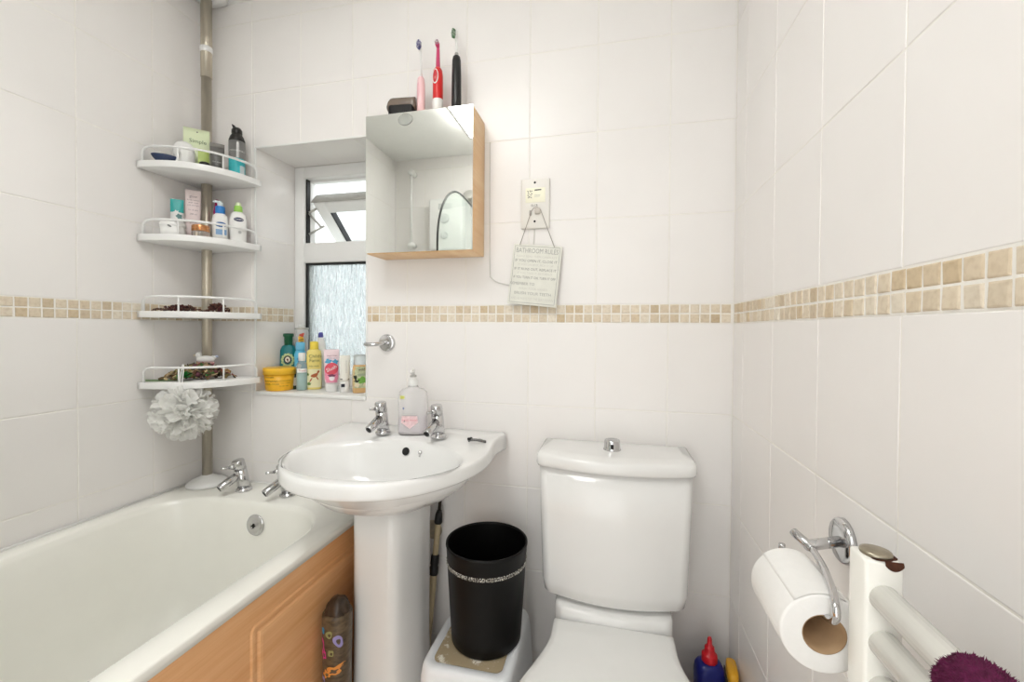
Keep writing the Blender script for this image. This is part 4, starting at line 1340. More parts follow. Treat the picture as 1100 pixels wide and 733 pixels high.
part('pump_head', tube([(0, 0, .172), (0, 0, .187), (0, 0, .191)], [.0045, .0045, .003], 14).join(tube([(0, .003, .1885), (0, -.016, .1880), (0, -.030, .1865), (0, -.034, .183)], [.0048, .0044, .0036, .0032], 12)), M_PLASTIC, sp)

hc = thing('hair_clip', 'small tarnished silver hair clip lying on the right of the basin ledge', 'hair clip', (-0.6815, -0.143, LZ - 0.0012), rz=radians(6))
M_TARN = mat('tarnished_silver', (110, 110, 108), rough=.3, metal=1, var=.3, vscale=200)
part('jaw', tube(smooth_path([(-.024, -.004, .005), (-.016, -.003, .009), (0, -.002, .0085), (.012, 0, .006), (.025, 0, .004)], 5), [.0026] * 21, 8, flat=1.5), M_TARN, hc)
part('jaw', tube(smooth_path([(-.024, .004, .004), (-.012, .005, .005), (.004, .005, .005), (.025, .002, .003)], 5), .0024, 8), M_TARN, hc)
mb = MB()
for k in range(7):
    mb.join(tube([(.004 + .003 * k, -.003, .0085 - .0005 * k), (.006 + .003 * k, .002, .0115 - .0009 * k), (.005 + .003 * k, .005, .004)], .0011, 6))
part('teeth', mb, M_TARN, hc)
part('spring', tube([(-.020 + .0065 * cos(a_ * .7), .0055 * sin(a_ * .7) + .0, .008 + .0006 * a_ * .3) for a_ in range(30)], .0012, 6), M_DARK, hc)

# ------------------------------------------------------------------ bottles on the window sill
SZ = OZ0 + 0.0012
tubm = Body([(0, .043, .043, 2), (.003, .0455, .0455, 2), (.058, .0505, .0505, 2)])
t_ = thing('hair_mask_tub', 'round yellow hair product tub at the left end of the window sill', 'tub', (-1.497, 0.052, SZ), rz=radians(36))
part('tub_body', tubm.mesh(44), mat('golden_yellow_tub', (244, 186, 44), rough=.35, var=.03), t_)
part('tub_lid', lathe([(.0505, .0575), (.0535, .058), (.0538, .078), (.0525, .0805), (.048, .0815), (.0001, .0815)], 48), mat('golden_yellow_lid', (248, 194, 50), rough=.3, var=.03), t_)
M_BROWNP = mat('dark_olive_print', (92, 74, 24), rough=.5)
for s_, sz, z, x in (('GARNIER', .0075, .049, -.029), ('BANANA', .0105, .036, -.022), ('HAIR FOOD', .0085, .025, -.020), ('NOURISHING', .006, .036, .020), ('3 in 1 mask', .006, .028, .022), ('for dry hair', .006, .018, .018)):
    part('print', tubm.text(s_, sz, x, z, .0006), M_BROWNP, t_)

def label_blobs(parent, body, items):
    for nm, cx, cz, ra, rb_, m_, off, tilt, wob, k in items:
        part(nm, body.oval(cx, cz, ra, rb_, off, 22, tilt, wob, k), m_, parent)

t_ = thing('shampoo_bottle', 'dark teal shampoo bottle with a green cap and leafy wreath label behind the yellow tub', 'bottle', (-1.522, 0.124, SZ), rz=radians(34))
bd = Body([(0, .025, .013, 2.8), (.003, .0285, .0155, 2.8), (.10, .0285, .0155, 2.8), (.140, .028, .015, 2.8), (.155, .022, .0135, 2.4), (.160, .0145, .0125, 2)])
M_TEAL = mat('dark_teal_plastic', (14, 116, 122), rough=.3, var=.06)
part('bottle_body', bd.mesh(36), M_TEAL, t_)
part('cap', lathe([(.0135, .158), (.0145, .160), (.0150, .190), (.0185, .193), (.0185, .202), (.0165, .2035), (.0001, .204)], 28, sy=.85), mat('dark_green_cap', (16, 84, 54), rough=.35), t_, label='dark green cap')
M_LEAF = mat('pale_leaf_print', (190, 206, 150), rough=.5, var=.25, vscale=300)
for i in range(12):
    a = 2 * pi * i / 12
    part('leaf_print', bd.oval(-.001 + .0185 * cos(a), .103 + .0215 * sin(a), .0075, .0040, .0008, 12, a + pi / 2 + .5), M_LEAF, t_)
part('badge', bd.oval(-.001, .105, .0125, .015, .0012), mat('dark_badge', (60, 58, 52), rough=.5), t_)
part('badge_center', bd.oval(-.001, .105, .0085, .0105, .0016), mat('cream_badge', (232, 228, 214), rough=.5), t_)
part('badge_mark', bd.oval(-.001, .104, .0032, .006, .002, 14, .2, .25, 3), mat('brown_badge_mark', (110, 74, 60), rough=.5), t_)
part('print', bd.text('herbal', .010, 0, .062, .0008), mat('pale_teal_print', (180, 214, 206), rough=.5), t_)

t_ = thing('bubble_bath_bottle', 'clear bottle with a yellow and red figure print behind the teal shampoo', 'bottle', (-1.4945, 0.163, SZ), rz=radians(34))
bd = Body([(0, .020, .017, 2.4), (.003, .0225, .0195, 2.4), (.17, .0225, .0195, 2.4), (.205, .0235, .0195, 2.4), (.2215, .0225, .019, 2.3), (.2235, .020, .017, 2.2)])
part('bottle_body', bd.mesh(32), clear_mat('milky_clear_plastic', (250, 250, 249), rough=.08, ior=1.15, haze=.3), t_)
part('rim', lathe([(.0235, .2195), (.0245, .221), (.0245, .2245), (.0225, .226)], 32, sy=.83), M_ALU, t_, label='grey rim')
M_TOY = mat('toy_yellow', (236, 180, 50), rough=.5)
label_blobs(t_, bd, [('print_yellow', -.001, .178, .0105, .016, M_TOY, .0008, .3, .12, 4), ('print_red', .002, .198, .0085, .0065, mat('toy_red', (196, 70, 48), rough=.5), .0012, .4, .25, 3), ('print_stripe', .000, .180, .0095, .0016, M_BROWNP, .0016, .25, 0, 2), ('print_stripe', .000, .172, .0092, .0016, M_BROWNP, .0016, .25, 0, 2)])
part('flip_cap', lathe([(.012, .2255), (.0135, .227), (.0135, .236), (.012, .238), (.0001, .2385)], 20), mat('grey_white_cap', (214, 216, 212), rough=.4), t_)

t_ = thing('bubble_bath_bottle', 'light blue bottle with a square blue cap to the right of the teal shampoo', 'bottle', (-1.4545, 0.106, SZ), rz=radians(38))
bd = Body([(0, .018, .012, 2.8), (.003, .0205, .0145, 2.8), (.125, .0205, .0145, 2.8), (.138, .017, .0135, 2.5), (.143, .0125, .012, 2)])
part('bottle_body', bd.mesh(32), mat('sky_blue_plastic', (96, 184, 222), rough=.3, var=.08), t_)
part('cap', box(-.0155, .0155, -.012, .012, .142, .172, b=.004, seg=3), mat('sky_blue_cap', (110, 190, 226), rough=.35), t_)
label_blobs(t_, bd, [('print_heart', -.004, .078, .0095, .0095, mat('white_print', (236, 240, 240), rough=.5), .0008, .3, .2, 3), ('print_patch', .003, .108, .012, .012, mat('deep_blue_print', (52, 130, 190), rough=.5), .0008, 0, .2, 5), ('print_patch', .004, .04, .013, .022, mat('green_blue_print', (120, 190, 200), rough=.5), .0008, 0, .2, 4)])

t_ = thing('travel_bottle', 'small bottle of pale aqua liquid with a white cap beside the yellow tub', 'bottle', (-1.418, 0.070, SZ), rz=radians(38))
bd = Body([(0, .0165, .0165, 2.2), (.003, .0185, .0185, 2.2), (.082, .0185, .0185, 2.2), (.096, .0160, .0160, 2), (.103, .0098, .0098, 2), (.110, .0095, .0095, 2)])
part('bottle_body', bd.mesh(32), clear_mat('clear_travel_plastic', (240, 248, 246), rough=.05, ior=1.2, haze=.25), t_)
part('liquid', Body([(.002, .0168, .0168, 2.2), (.062, .0168, .0168, 2.2)]).mesh(28), mat('pale_aqua_liquid', (182, 222, 216), rough=.2), t_, label='pale aqua liquid')
part('label_strip', bd.patch(-.016, .016, .064, .079, .0007), M_PLASTIC, t_)
part('print', bd.text('Travel', .009, .001, .0715, .0011), mat('red_print', (196, 90, 76), rough=.5), t_)
part('cap', lathe([(.0108, .106), (.0116, .107), (.0118, .132), (.0105, .1345), (.0001, .135)], 24), M_PLASTIC, t_, label='white cap')

t_ = thing('ointment_bottle', 'tiny dark bottle with a patterned label between the yellow tub and the aqua bottle', 'bottle', (-1.4545, 0.0785, SZ), rz=radians(38))
bd = Body([(0, .0085, .0085, 2), (.002, .0095, .0095, 2), (.05, .0095, .0095, 2), (.058, .005, .005, 2)])
part('bottle_body', bd.mesh(20), mat('dark_green_glass', (46, 60, 46), rough=.2), t_)
part('label', bd.patch(-.0085, .0085, .014, .044, .0006), mat('speckled_label', (190, 186, 170), rough=.5, var=.6, vscale=420), t_)
part('cap', lathe([(.0055, .057), (.006, .058), (.006, .072), (.005, .073), (.0001, .0735)], 16), mat('brown_cap', (120, 84, 60), rough=.4), t_)

t_ = thing('baby_shampoo_bottle', 'yellow bottle with a brown running animal print on the window sill', 'bottle', (-1.3905, 0.100, SZ), rz=radians(36))
bd = Body([(0, .0225, .0155, 3), (.003, .0255, .018, 3), (.125, .0255, .018, 3), (.141, .0235, .0165, 2.8), (.147, .0145, .013, 2)])
part('bottle_body', bd.mesh(36), mat('pale_yellow_plastic', (240, 222, 130), rough=.3, var=.05), t_)
part('label', bd.patch(-.023, .023, .008, .075, .0006), mat('creamy_label', (240, 234, 190), rough=.4, var=.04), t_)
part('cap', lathe([(.0140, .145), (.0148, .147), (.0145, .172), (.013, .1745), (.006, .176), (.0001, .176)], 26, sy=.85), mat('lemon_cap', (246, 220, 84), rough=.35), t_, label='lemon yellow cap')
M_OLP = mat('olive_print', (120, 116, 50), rough=.5)
part('print', bd.text('Childs', .017, .004, .122, .0010), M_OLP, t_)
part('print', bd.text('Farm', .017, .002, .106, .0010), M_OLP, t_)
part('print', bd.text('baby wash', .008, 0, .086, .0010), M_OLP, t_)
M_HORSE = mat('chestnut_print', (178, 96, 52), rough=.5)
label_blobs(t_, bd, [('animal_print', .002, .052, .0125, .0068, M_HORSE, .0012, .35, .1, 3), ('animal_print', .014, .064, .0035, .0068, M_HORSE, .0012, -.5, .1, 3), ('animal_print', -.010, .036, .0022, .009, M_HORSE, .0012, -.5, 0, 3), ('animal_print', .011, .042, .0020, .008, M_HORSE, .0012, .5, 0, 3), ('green_print', -.016, .022, .0062, .0055, mat('grass_print', (110, 140, 70), rough=.5), .0012, 0, .25, 5), ('green_print', -.020, .056, .004, .0048, bpy.data.materials['grass_print'], .0012, 0, .25, 5)])

t_ = thing('shampoo_bottle', 'white bottle with a violet cap tip tucked behind the yellow baby bottle', 'bottle', (-1.402, 0.152, SZ), rz=radians(36))
bd = Body([(0, .0185, .014, 2.6), (.003, .0205, .016, 2.6), (.13, .0205, .016, 2.6), (.17, .0165, .013, 2.3), (.190, .009, .009, 2)])
part('bottle_body', bd.mesh(30), M_PLASTIC, t_)
part('cap_tip', lathe([(.0088, .189), (.0095, .190), (.008, .206), (.005, .209), (.0001, .2095)], 18), mat('violet_tip', (84, 84, 164), rough=.4), t_, label='violet cap tip')

def squeeze_tube(parent, hw, d, zc, zt, m_body, m_cap, hc=None, seg=32):
    """tube standing on its cap: round at the cap, crimped flat at the top"""
    hc = hc or hw * .8
    part('cap', lathe([(hc * .94, 0), (hc, .0012), (hc, zc - .001), (hc * .92, zc)], 28, sy=d / hw * 1.0), m_cap, parent)
    b_ = Body([(zc, hc * .98, d, 2), (zc + (zt - zc) * .08, hw * .9, d, 2), (zc + (zt - zc) * .5, hw * .97, d * .8, 2.2), (zt - .012, hw, d * .22, 2.6), (zt - .006, hw, .0016, 3), (zt, hw, .0014, 3)])
    part('tube_body', b_.mesh(seg), m_body, parent)
    return b_

t_ = thing('toothpaste_tube', 'pink and white printed tube standing on its cap on the window sill', 'tube', (-1.2895, 0.062, SZ), rz=radians(36))
b_ = squeeze_tube(t_, .0255, .0165, .030, .150, mat('pale_pink_tube', (244, 222, 226), rough=.35, var=.03), mat('translucent_white_cap', (234, 234, 230), rough=.3))
part('lower_print', b_.patch(-.022, .022, .034, .075, .0007), mat('pink_print', (240, 150, 176), rough=.4, var=.12, vscale=150), t_)
part('oval_print', b_.oval(0, .082, .0225, .021, .0012, 26, .5), mat('coral_red_print', (224, 84, 100), rough=.4), t_)
part('blue_print', b_.oval(-.010, .108, .0105, .0085, .0010, 20, 0, .2, 4), mat('blue_print', (84, 164, 200), rough=.4), t_)
part('blue_print', b_.oval(.012, .106, .0095, .0085, .0010, 20, 0, .2, 5), bpy.data.materials['blue_print'], t_)
part('print', b_.text('Slush', .018, .000, .083, .0018, .45), M_PLASTIC, t_)
part('print', b_.text('magic foam', .0075, .002, .128, .0010), mat('maroon_print', (130, 60, 80), rough=.5), t_)
part('print', b_.text('bubble scent', .006, .002, .1195, .0010), mat('navy_print', (80, 100, 150), rough=.5), t_)
part('face_print', b_.oval(.001, .050, .0095, .010, .0012, 20), mat('white_face_print', (240, 232, 234), rough=.5), t_)
part('hair_print', b_.oval(.001, .0585, .0125, .0045, .0016, 20, 0, .2, 5), mat('plum_print', (120, 60, 90), rough=.5), t_)

t_ = thing('toothpaste_tube', 'slim white tube with a black square mark between the pink tube and the orange bottle', 'tube', (-1.2345, 0.060, SZ), rz=radians(36))
b_ = squeeze_tube(t_, .0175, .0130, .040, .130, mat('warm_white_tube', (240, 238, 228), rough=.35, var=.01), M_PLASTIC, hc=.0165)
part('square_mark', box(-.0125, -.0005, -.0140, -.0128, .020, .031), mat('charcoal_mark', (52, 54, 62), rough=.5), t_, label='black square mark')
part('dash_mark', b_.patch(-.0165, -.008, .0455, .0485, .0008), bpy.data.materials['charcoal_mark'], t_)
part('dash_mark', b_.patch(.010, .014, .0455, .0485, .0008), bpy.data.materials['charcoal_mark'], t_)
tx = text_mb('sensitive', .013)
tx.v = [b_.front(.004 - z, .090 + x, .0008) for x, y, z in tx.v]
part('print', tx, M_FAINT, t_)

t_ = thing('shower_gel_bottle', 'bottle of orange gel with a green label at the right end of the sill', 'bottle', (-1.181, 0.072, SZ), rz=radians(36))
bd = Body([(0, .024, .016, 2.8), (.003, .0265, .0185, 2.8), (.085, .0265, .0185, 2.8), (.098, .0235, .0170, 2.6)])
part('bottle_body', bd.mesh(36), mat('peach_gel', (226, 184, 128), rough=.2, var=.08), t_)
part('label', bd.patch(-.0245, .0245, .018, .092, .0006), mat('mixed_label', (196, 200, 160), rough=.4, var=.25, vscale=110), t_)
part('clear_cap', lathe([(.020, .097), (.0225, .098), (.0235, .128), (.0215, .1335), (.0001, .1345)], 28, sy=.72), clear_mat('clear_cap_plastic', (236, 238, 236), rough=.06, ior=1.35, haze=.3), t_, label='clear cap')
label_blobs(t_, bd, [('green_print', .006, .045, .0155, .012, mat('lime_green_print', (120, 176, 74), rough=.5), .0011, 0, .2, 5), ('dark_print', -.017, .052, .0045, .012, mat('black_green_print', (38, 44, 30), rough=.5), .0014, .2, .3, 3), ('dark_print', -.012, .042, .009, .0035, bpy.data.materials['black_green_print'], .0014, .2, .3, 3), ('banner_print', .004, .064, .016, .0045, mat('sage_banner', (170, 180, 150), rough=.5), .0012, 0, 0, 2), ('cream_print', -.012, .028, .008, .007, mat('cream_blob', (234, 220, 190), rough=.5), .0014, 0, .2, 4), ('cream_print', .014, .030, .006, .006, bpy.data.materials['cream_blob'], .0014, 0, .2, 4)])
part('print', bd.text('wild', .014, .003, .082, .0014), bpy.data.materials['black_green_print'], t_)

# ------------------------------------------------------------------ on the corner shelves
S1, S2, S3, S4 = [z + 0.0003 for z in SHELVES]
R45 = radians(47)
t_ = thing('face_wash_pouch', 'pale green skincare pack standing against the pole on the top corner shelf', 'pack', (-1.684, -0.106, S1), rz=R45)
bd = Body([(0, .034, .010, 4), (.002, .036, .012, 4), (.07, .036, .012, 4), (.135, .036, .005, 4), (.150, .036, .0022, 5)])
part('pack_body', bd.mesh(36), mat('pale_green_pack', (222, 232, 194), rough=.4, var=.05), t_)
part('lower_band', bd.patch(.004, .034, .01, .085, .0007), mat('lime_band', (194, 214, 122), rough=.4), t_)
part('print', bd.text('Simple', .018, .004, .106, .0012), mat('green_ink', (90, 116, 70), rough=.5), t_)
part('hang_dot', bd.oval(.002, .138, .0022, .0022, .0010, 10), M_INK, t_)

t_ = thing('cream_pot', 'white domed pot behind the navy oval on the top corner shelf', 'pot', (-1.668, -0.162, S1), rz=R45)
part('pot_body', lathe([(.026, 0), (.0285, .002), (.029, .048), (.0265, .052)], 32), M_PLASTIC, t_)
part('dome_lid', lathe([(.0285, .051), (.0290, .054), (.026, .066), (.019, .076), (.010, .081), (.0001, .0825)], 32), M_PLASTIC, t_)
t_ = thing('soap_dish', 'navy blue oval dish at the front left of the top corner shelf', 'dish', (-1.690, -0.2055, S1), rz=R45)
part('dish_body', lathe([(.018, 0), (.020, .001), (.030, .012), (.0345, .020), (.0345, .022), (.032, .0235), (.02, .026), (.0001, .027)], 36, sy=.5), mat('navy_plastic', (40, 54, 84), rough=.35), t_)
part('dish_foot', lathe([(.0180, .0002), (.0215, .0002), (.0225, .003), (.0200, .003)], 36, sy=.5), M_PLASTIC, t_, label='white foot ring')
t_ = thing('lip_balm_tin', 'small black tin near the front of the top corner shelf', 'tin', (-1.622, -0.131, S1))
part('tin_base', lathe([(.0135, 0), (.014, .001), (.014, .010)], 24), M_DARK, t_)
part('tin_lid', lathe([(.0146, .0095), (.0148, .010), (.0148, .021), (.012, .0235), (.0001, .0245)], 24), mat('black_tin_lid', (34, 34, 34), rough=.3), t_)
t_ = thing('face_scrub_tube', 'dark grey tube standing on its cap on the top corner shelf', 'tube', (-1.618, -0.089, S1), rz=R45)
b_ = squeeze_tube(t_, .0205, .0120, .020, .103, mat('dark_grey_tube', (96, 94, 90), rough=.35, var=.08), M_DARK)
part('crimp', b_.patch(-.0200, .0200, .090, .1025, .0008), mat('mid_grey_crimp', (120, 116, 110), rough=.4), t_)
part('print', b_.text('for men', .008, 0, .038, .0010), mat('pale_grey_print', (190, 190, 186), rough=.5), t_)

def spray_can(parent, r, h):
    bd_ = Body([(0, r * .94, r * .94, 2), (.003, r, r, 2), (h, r, r, 2)])
    part('can_body', bd_.mesh(36), mat('silver_grey_can', (138, 138, 136), rough=.28, metal=.4, var=.08), parent)
    part('base_band', bd_.patch(-r * .97, r * .97, .004, .058, .0006, nx=24), mat('turquoise_band', (64, 186, 192), rough=.3, var=.12, vscale=60), parent, label='turquoise lower band')
    part('shoulder', lathe([(r, h), (r * .98, h + .006), (r * .82, h + .018), (r * .62, h + .026), (r * .6, h + .028)], 36), mat('black_can_top', (34, 33, 31), rough=.35), parent, label='black shoulder')
    cp_ = lathe([(r * .62, h + .027), (r * .66, h + .029), (r * .66, h + .040), (r * .5, h + .047), (.0001, h + .050)], 28)
    cp_.join(tube([(-.002, 0, h + .043), (-.010, 0, h + .053), (-.014, 0, h + .058)], [.006, .004, .0018], 10))
    part('spray_cap', cp_, bpy.data.materials['black_can_top'], parent, label='black spray cap')
    part('print', bd_.text('MEN EXPERT', .0078, .001, h * .70, .001), mat('off_white_print', (230, 230, 228), rough=.5), parent)
    part('stripe', bd_.patch(-.002, .006, .060, h - .006, .0006), mat('light_stripe', (182, 182, 180), rough=.3, metal=.3), parent)
    part('info_panel', bd_.patch(.008, .021, .006, .034, .0011), mat('grey_panel', (196, 208, 210), rough=.4), parent)
t_ = thing('shaving_gel_can', 'black and grey spray can with a turquoise base on the top corner shelf', 'spray can', (-1.575, -0.053, S1), rz=R45)
spray_can(t_, .0245, .118)

# second shelf
t_ = thing('cream_tube', 'teal and white tube standing on its cap at the left of the second shelf', 'tube', (-1.717, -0.146, S2), rz=R45)
b_ = squeeze_tube(t_, .0180, .0125, .018, .132, mat('white_cream_tube', (240, 240, 238), rough=.35, var=.01), M_PLASTIC)
part('teal_band', b_.patch(-.0176, .0176, .088, .1315, .0007), mat('teal_print', (44, 168, 164), rough=.35), t_, label='teal top band')
part('print', b_.oval(.006, .074, .0075, .010, .0011, 18, .3, .25, 5), mat('teal_grey_print', (110, 150, 148), rough=.5), t_)
part('print', b_.oval(-.002, .088, .006, .006, .0013, 16, .3, .35, 5), M_PLASTIC, t_)
t_ = thing('cream_tube', 'pale pink tube with grey lettering in front of the pole on the second shelf', 'tube', (-1.697, -0.108, S2), rz=R45)
b_ = squeeze_tube(t_, .0215, .0125, .016, .172, mat('blush_tube', (238, 222, 220), rough=.4, var=.01), mat('blush_cap', (232, 214, 212), rough=.4))
for s_, sz, z in (('glow', .011, .150), ('body lotion', .007, .138), ('with rose', .007, .129), ('soft and light', .0062, .120), ('for all skin', .0062, .104), ('200 ml', .007, .090), ('gentle', .008, .062)):
    part('print', b_.text(s_, sz, .001, z, .0010), mat('plum_grey_ink', (150, 130, 136), rough=.5) if 'plum_grey_ink' not in bpy.data.materials else bpy.data.materials['plum_grey_ink'], t_)
t_ = thing('face_cream_jar', 'small glass jar with a copper lid on the second shelf', 'jar', (-1.628, -0.140, S2))
part('jar_body', lathe([(.022, 0), (.0245, .002), (.0250, .020), (.0225, .023)], 32), clear_mat('thick_jar_glass', (240, 232, 222), rough=.05, ior=1.4, haze=.25), t_, label='clear glass jar body')
part('jar_lid', lathe([(.0240, .0225), (.0250, .023), (.0250, .040), (.0235, .042), (.0001, .0425)], 36), mat('copper_lid', (214, 152, 104), rough=.25, metal=.9, var=.05), t_, label='copper lid')
t_ = thing('cream_pot', 'wide white pot lying low at the front left of the second shelf', 'pot', (-1.679, -0.190, S2), rz=R45)
pb_ = Body([(0, .027, .027, 2), (.003, .031, .031, 2), (.030, .033, .033, 2)])
part('pot_body', pb_.mesh(36), M_PLASTIC, t_)
part('pot_lid', lathe([(.0335, .0295), (.0345, .031), (.0335, .040), (.026, .045), (.0001, .0465)], 36), M_PLASTIC, t_)
part('print', pb_.oval(-.006, .026, .006, .0028, .001, 14, -.5), mat('grey_script', (130, 132, 132), rough=.5), t_)

t_ = thing('cleanser_bottle', 'white pump bottle with a blue collar and blue oval logo on the second shelf', 'bottle', (-1.612, -0.084, S2), rz=R45)
bd = Body([(0, .021, .0145, 2.8), (.003, .0235, .017, 2.8), (.07, .0235, .017, 2.8), (.086, .021, .0155, 2.5), (.096, .0125, .012, 2)])
part('bottle_body', bd.mesh(34), M_PLASTIC, t_)
part('logo', bd.oval(.002, .056, .0165, .0085, .0009), mat('logo_blue', (40, 104, 168), rough=.4), t_, label='blue oval logo')
part('logo_lettering', bd.text('Cetaphil', .0085, .002, .0565, .0016), M_PLASTIC, t_)
part('lower_label', bd.patch(-.012, .018, .022, .040, .0008), mat('pale_blue_label', (140, 176, 214), rough=.4), t_)
part('collar', lathe([(.0130, .094), (.0142, .096), (.0142, .117), (.0125, .119)], 26), mat('bright_blue_collar', (50, 130, 204), rough=.3), t_, label='blue collar')
part('pump_head', tube([(0, 0, .117), (0, 0, .132)], [.0085, .0080], 18).join(tube([(.004, 0, .133), (-.012, 0, .135), (-.020, 0, .133)], [.0055, .0040, .003], 12)), mat('pale_blue_pump', (226, 238, 242), rough=.3), t_)
t_ = thing('hair_serum_bottle', 'magenta bottle behind the blue collared pump bottle on the second shelf', 'bottle', (-1.652, -0.058, S2), rz=R45)
bd = Body([(0, .010, .010, 2.2), (.003, .0118, .0118, 2.2), (.11, .0118, .0118, 2.2), (.138, .007, .007, 2)])
part('bottle_body', bd.mesh(26), mat('magenta_plastic', (176, 30, 96), rough=.3, var=.05), t_)
part('cap', lathe([(.007, .137), (.0076, .138), (.007, .150), (.005, .152), (.0001, .1525)], 18), mat('deep_magenta_cap', (150, 22, 80), rough=.35), t_)
t_ = thing('lotion_bottle', 'white lotion bottle with a lime green collar and dark oval logo on the second shelf', 'bottle', (-1.566, -0.057, S2), rz=R45)
bd = Body([(0, .0215, .015, 2.6), (.003, .0235, .0172, 2.6), (.05, .0248, .018, 2.5), (.075, .0255, .018, 2.3), (.095, .0215, .0155, 2.2), (.105, .0125, .012, 2)])
part('bottle_body', bd.mesh(36), M_PLASTIC, t_)
part('logo', bd.oval(.001, .077, .0145, .0070, .0009), mat('logo_navy', (36, 44, 86), rough=.4), t_, label='navy oval logo')
part('logo_lettering', bd.text('Cetaphil', .0075, .001, .0773, .0016), M_PLASTIC, t_)
part('print', bd.text('moisturising lotion', .0042, 0, .050, .0009), M_INKL, t_)
part('print', bd.oval(.004, .034, .005, .005, .0009, 16), mat('grey_seal', (206, 208, 206), rough=.5), t_)
part('collar', lathe([(.0120, .103), (.0130, .105), (.0122, .123), (.0110, .125)], 26), mat('lime_collar', (156, 208, 92), rough=.3), t_, label='lime green collar')
part('flip_cap', lathe([(.0088, .1245), (.0095, .126), (.0085, .135), (.006, .137), (.0001, .1375)], 20), mat('pale_lime_cap', (226, 240, 200), rough=.3), t_)

# third and fourth shelf: dried pieces
def heap(cx, cy, z0, length, width, height, n, seed, size, skip=None):
    rnd_ = random.Random(seed)
    mb_ = MB()
    d = Vector((cos(R45), sin(R45), 0)); e = Vector((-sin(R45), cos(R45), 0))
    for _ in range(n):
        u = rnd_.gauss(0, .38); v = rnd_.gauss(0, .4)
        u = max(-1, min(1, u)); v = max(-1, min(1, v))
        h = height * max(0.0, 1 - u * u) * max(0.15, 1 - v * v) * rnd_.random() ** .6
        s_ = size * rnd_.uniform(.6, 1.3)
        c_ = Vector((cx, cy, z0 + h + s_ * .55)) + d * u * length + e * v * width
        if (c_.x - PX) ** 2 + (c_.y - PY) ** 2 < (.0165 + s_) ** 2: continue
        m_ = Euler((rnd_.uniform(-1, 1), rnd_.uniform(-1, 1), rnd_.uniform(0, 6.28))).to_matrix()
        # a curled petal: ring of points cupped about its centre, with thickness
        k = rnd_.choice((5, 6, 7))
        top, bot = [], []
        for i in range(k):
            a = 2 * pi * i / k
            r_ = s_ * rnd_.uniform(.75, 1.1)
            top.append(c_ + m_ @ Vector((r_ * cos(a), r_ * .62 * sin(a), r_ * .35 * rnd_.uniform(.3, 1.2))))
            bot.append(top[-1] + m_ @ Vector((0, 0, -s_ * .22)))
        vs_ = [c_] + top + [c_ + m_ @ Vector((0, 0, -s_ * .3))] + bot
        fs_ = [(0, 1 + i, 1 + (i + 1) % k) for i in range(k)] + [(k + 1, k + 2 + (i + 1) % k, k + 2 + i) for i in range(k)] + [(1 + i, k + 2 + i, k + 2 + (i + 1) % k, 1 + (i + 1) % k) for i in range(k)]
        vs_ = [(p[0], p[1], max(p[2], z0 + .0004)) for p in vs_]
        mb_.add(vs_, fs_, smooth=False)
    return mb_
M_DRIED = island_mat('dark_dried_petals', [(58, 36, 36), (96, 42, 44), (40, 30, 28), (120, 70, 60), (74, 52, 44), (140, 110, 90)], rough=.8)
tag(part('dried_petals', heap(-1.690, -0.160, S3, .066, .018, .016, 170, 4, .0062), M_DRIED, None), 'long thin scatter of dark red dried petals on the left of the third shelf', 'dried petals', kind='stuff')
tag(part('dried_petals', heap(-1.612, -0.092, S3, .036, .016, .026, 150, 8, .0062), M_DRIED, None), 'small dark brown mound of dried petals on the right of the third shelf', 'dried petals', kind='stuff')
M_POT = island_mat('mixed_potpourri', [(72, 44, 38), (40, 110, 52), (170, 136, 80), (100, 46, 72), (206, 186, 140), (50, 34, 38), (128, 108, 62), (140, 66, 72)], rough=.75)
tag(part('potpourri', heap(-1.655, -0.125, S4, .098, .032, .044, 620, 12, .0100), M_POT, None), 'mixed brown, green and plum potpourri heaped on the bottom shelf', 'potpourri', kind='stuff')
lf = MB()
rnd = random.Random(21)
for k in range(22):
    a = rnd.uniform(0, 2 * pi); el_ = rnd.uniform(.1, 1.2); L1 = rnd.uniform(.016, .025)
    c_ = Vector((rnd.uniform(-.006, .006), rnd.uniform(-.006, .006), rnd.uniform(.0, .006)))
    d = Vector((cos(a) * cos(el_), sin(a) * cos(el_), sin(el_)))
    s_ = d.cross(Vector((0, 0, 1))).normalized() * L1 * .3
    n_v = s_.cross(d).normalized() * .0012
    lf.add([c_, c_ + d * L1 * .5 + s_ - n_v, c_ + d * L1, c_ + d * L1 * .5 - s_ - n_v, c_ + d * L1 * .5 + n_v], [(0, 1, 4), (1, 2, 4), (2, 3, 4), (3, 0, 4), (0, 3, 2, 1)], smooth=False)
o = single('artificial_plant', lf, mat('bright_green_leaf', (40, 132, 60), rough=.5, var=.25, vscale=150), 'bright green leafy sprig in front of the potpourri on the bottom shelf', 'plant', (-1.652, -0.180, S4 + .010))
dl = MB()
n_ = 22
vs = []
for i in range(n_):
    t = i / (n_ - 1)
    w = .017 * sin(pi * t) ** .8 + .0008
    for q in (-1, 1): vs.append((-.055 + .105 * t, q * w, .0035 + .004 * abs(t - .5)))
for i in range(n_):
    t = i / (n_ - 1)
    w = .017 * sin(pi * t) ** .8 + .0008
    for q in (-1, 1): vs.append((-.055 + .105 * t, q * w, .0008))
fs = [(2 * i, 2 * i + 1, 2 * i + 3, 2 * i + 2) for i in range(n_ - 1)] + [(44 + 2 * i, 46 + 2 * i, 47 + 2 * i, 45 + 2 * i) for i in range(n_ - 1)] + [(2 * i, 2 * i + 2, 46 + 2 * i, 44 + 2 * i) for i in range(n_ - 1)] + [(2 * i + 1, 45 + 2 * i, 47 + 2 * i, 2 * i + 3) for i in range(n_ - 1)]
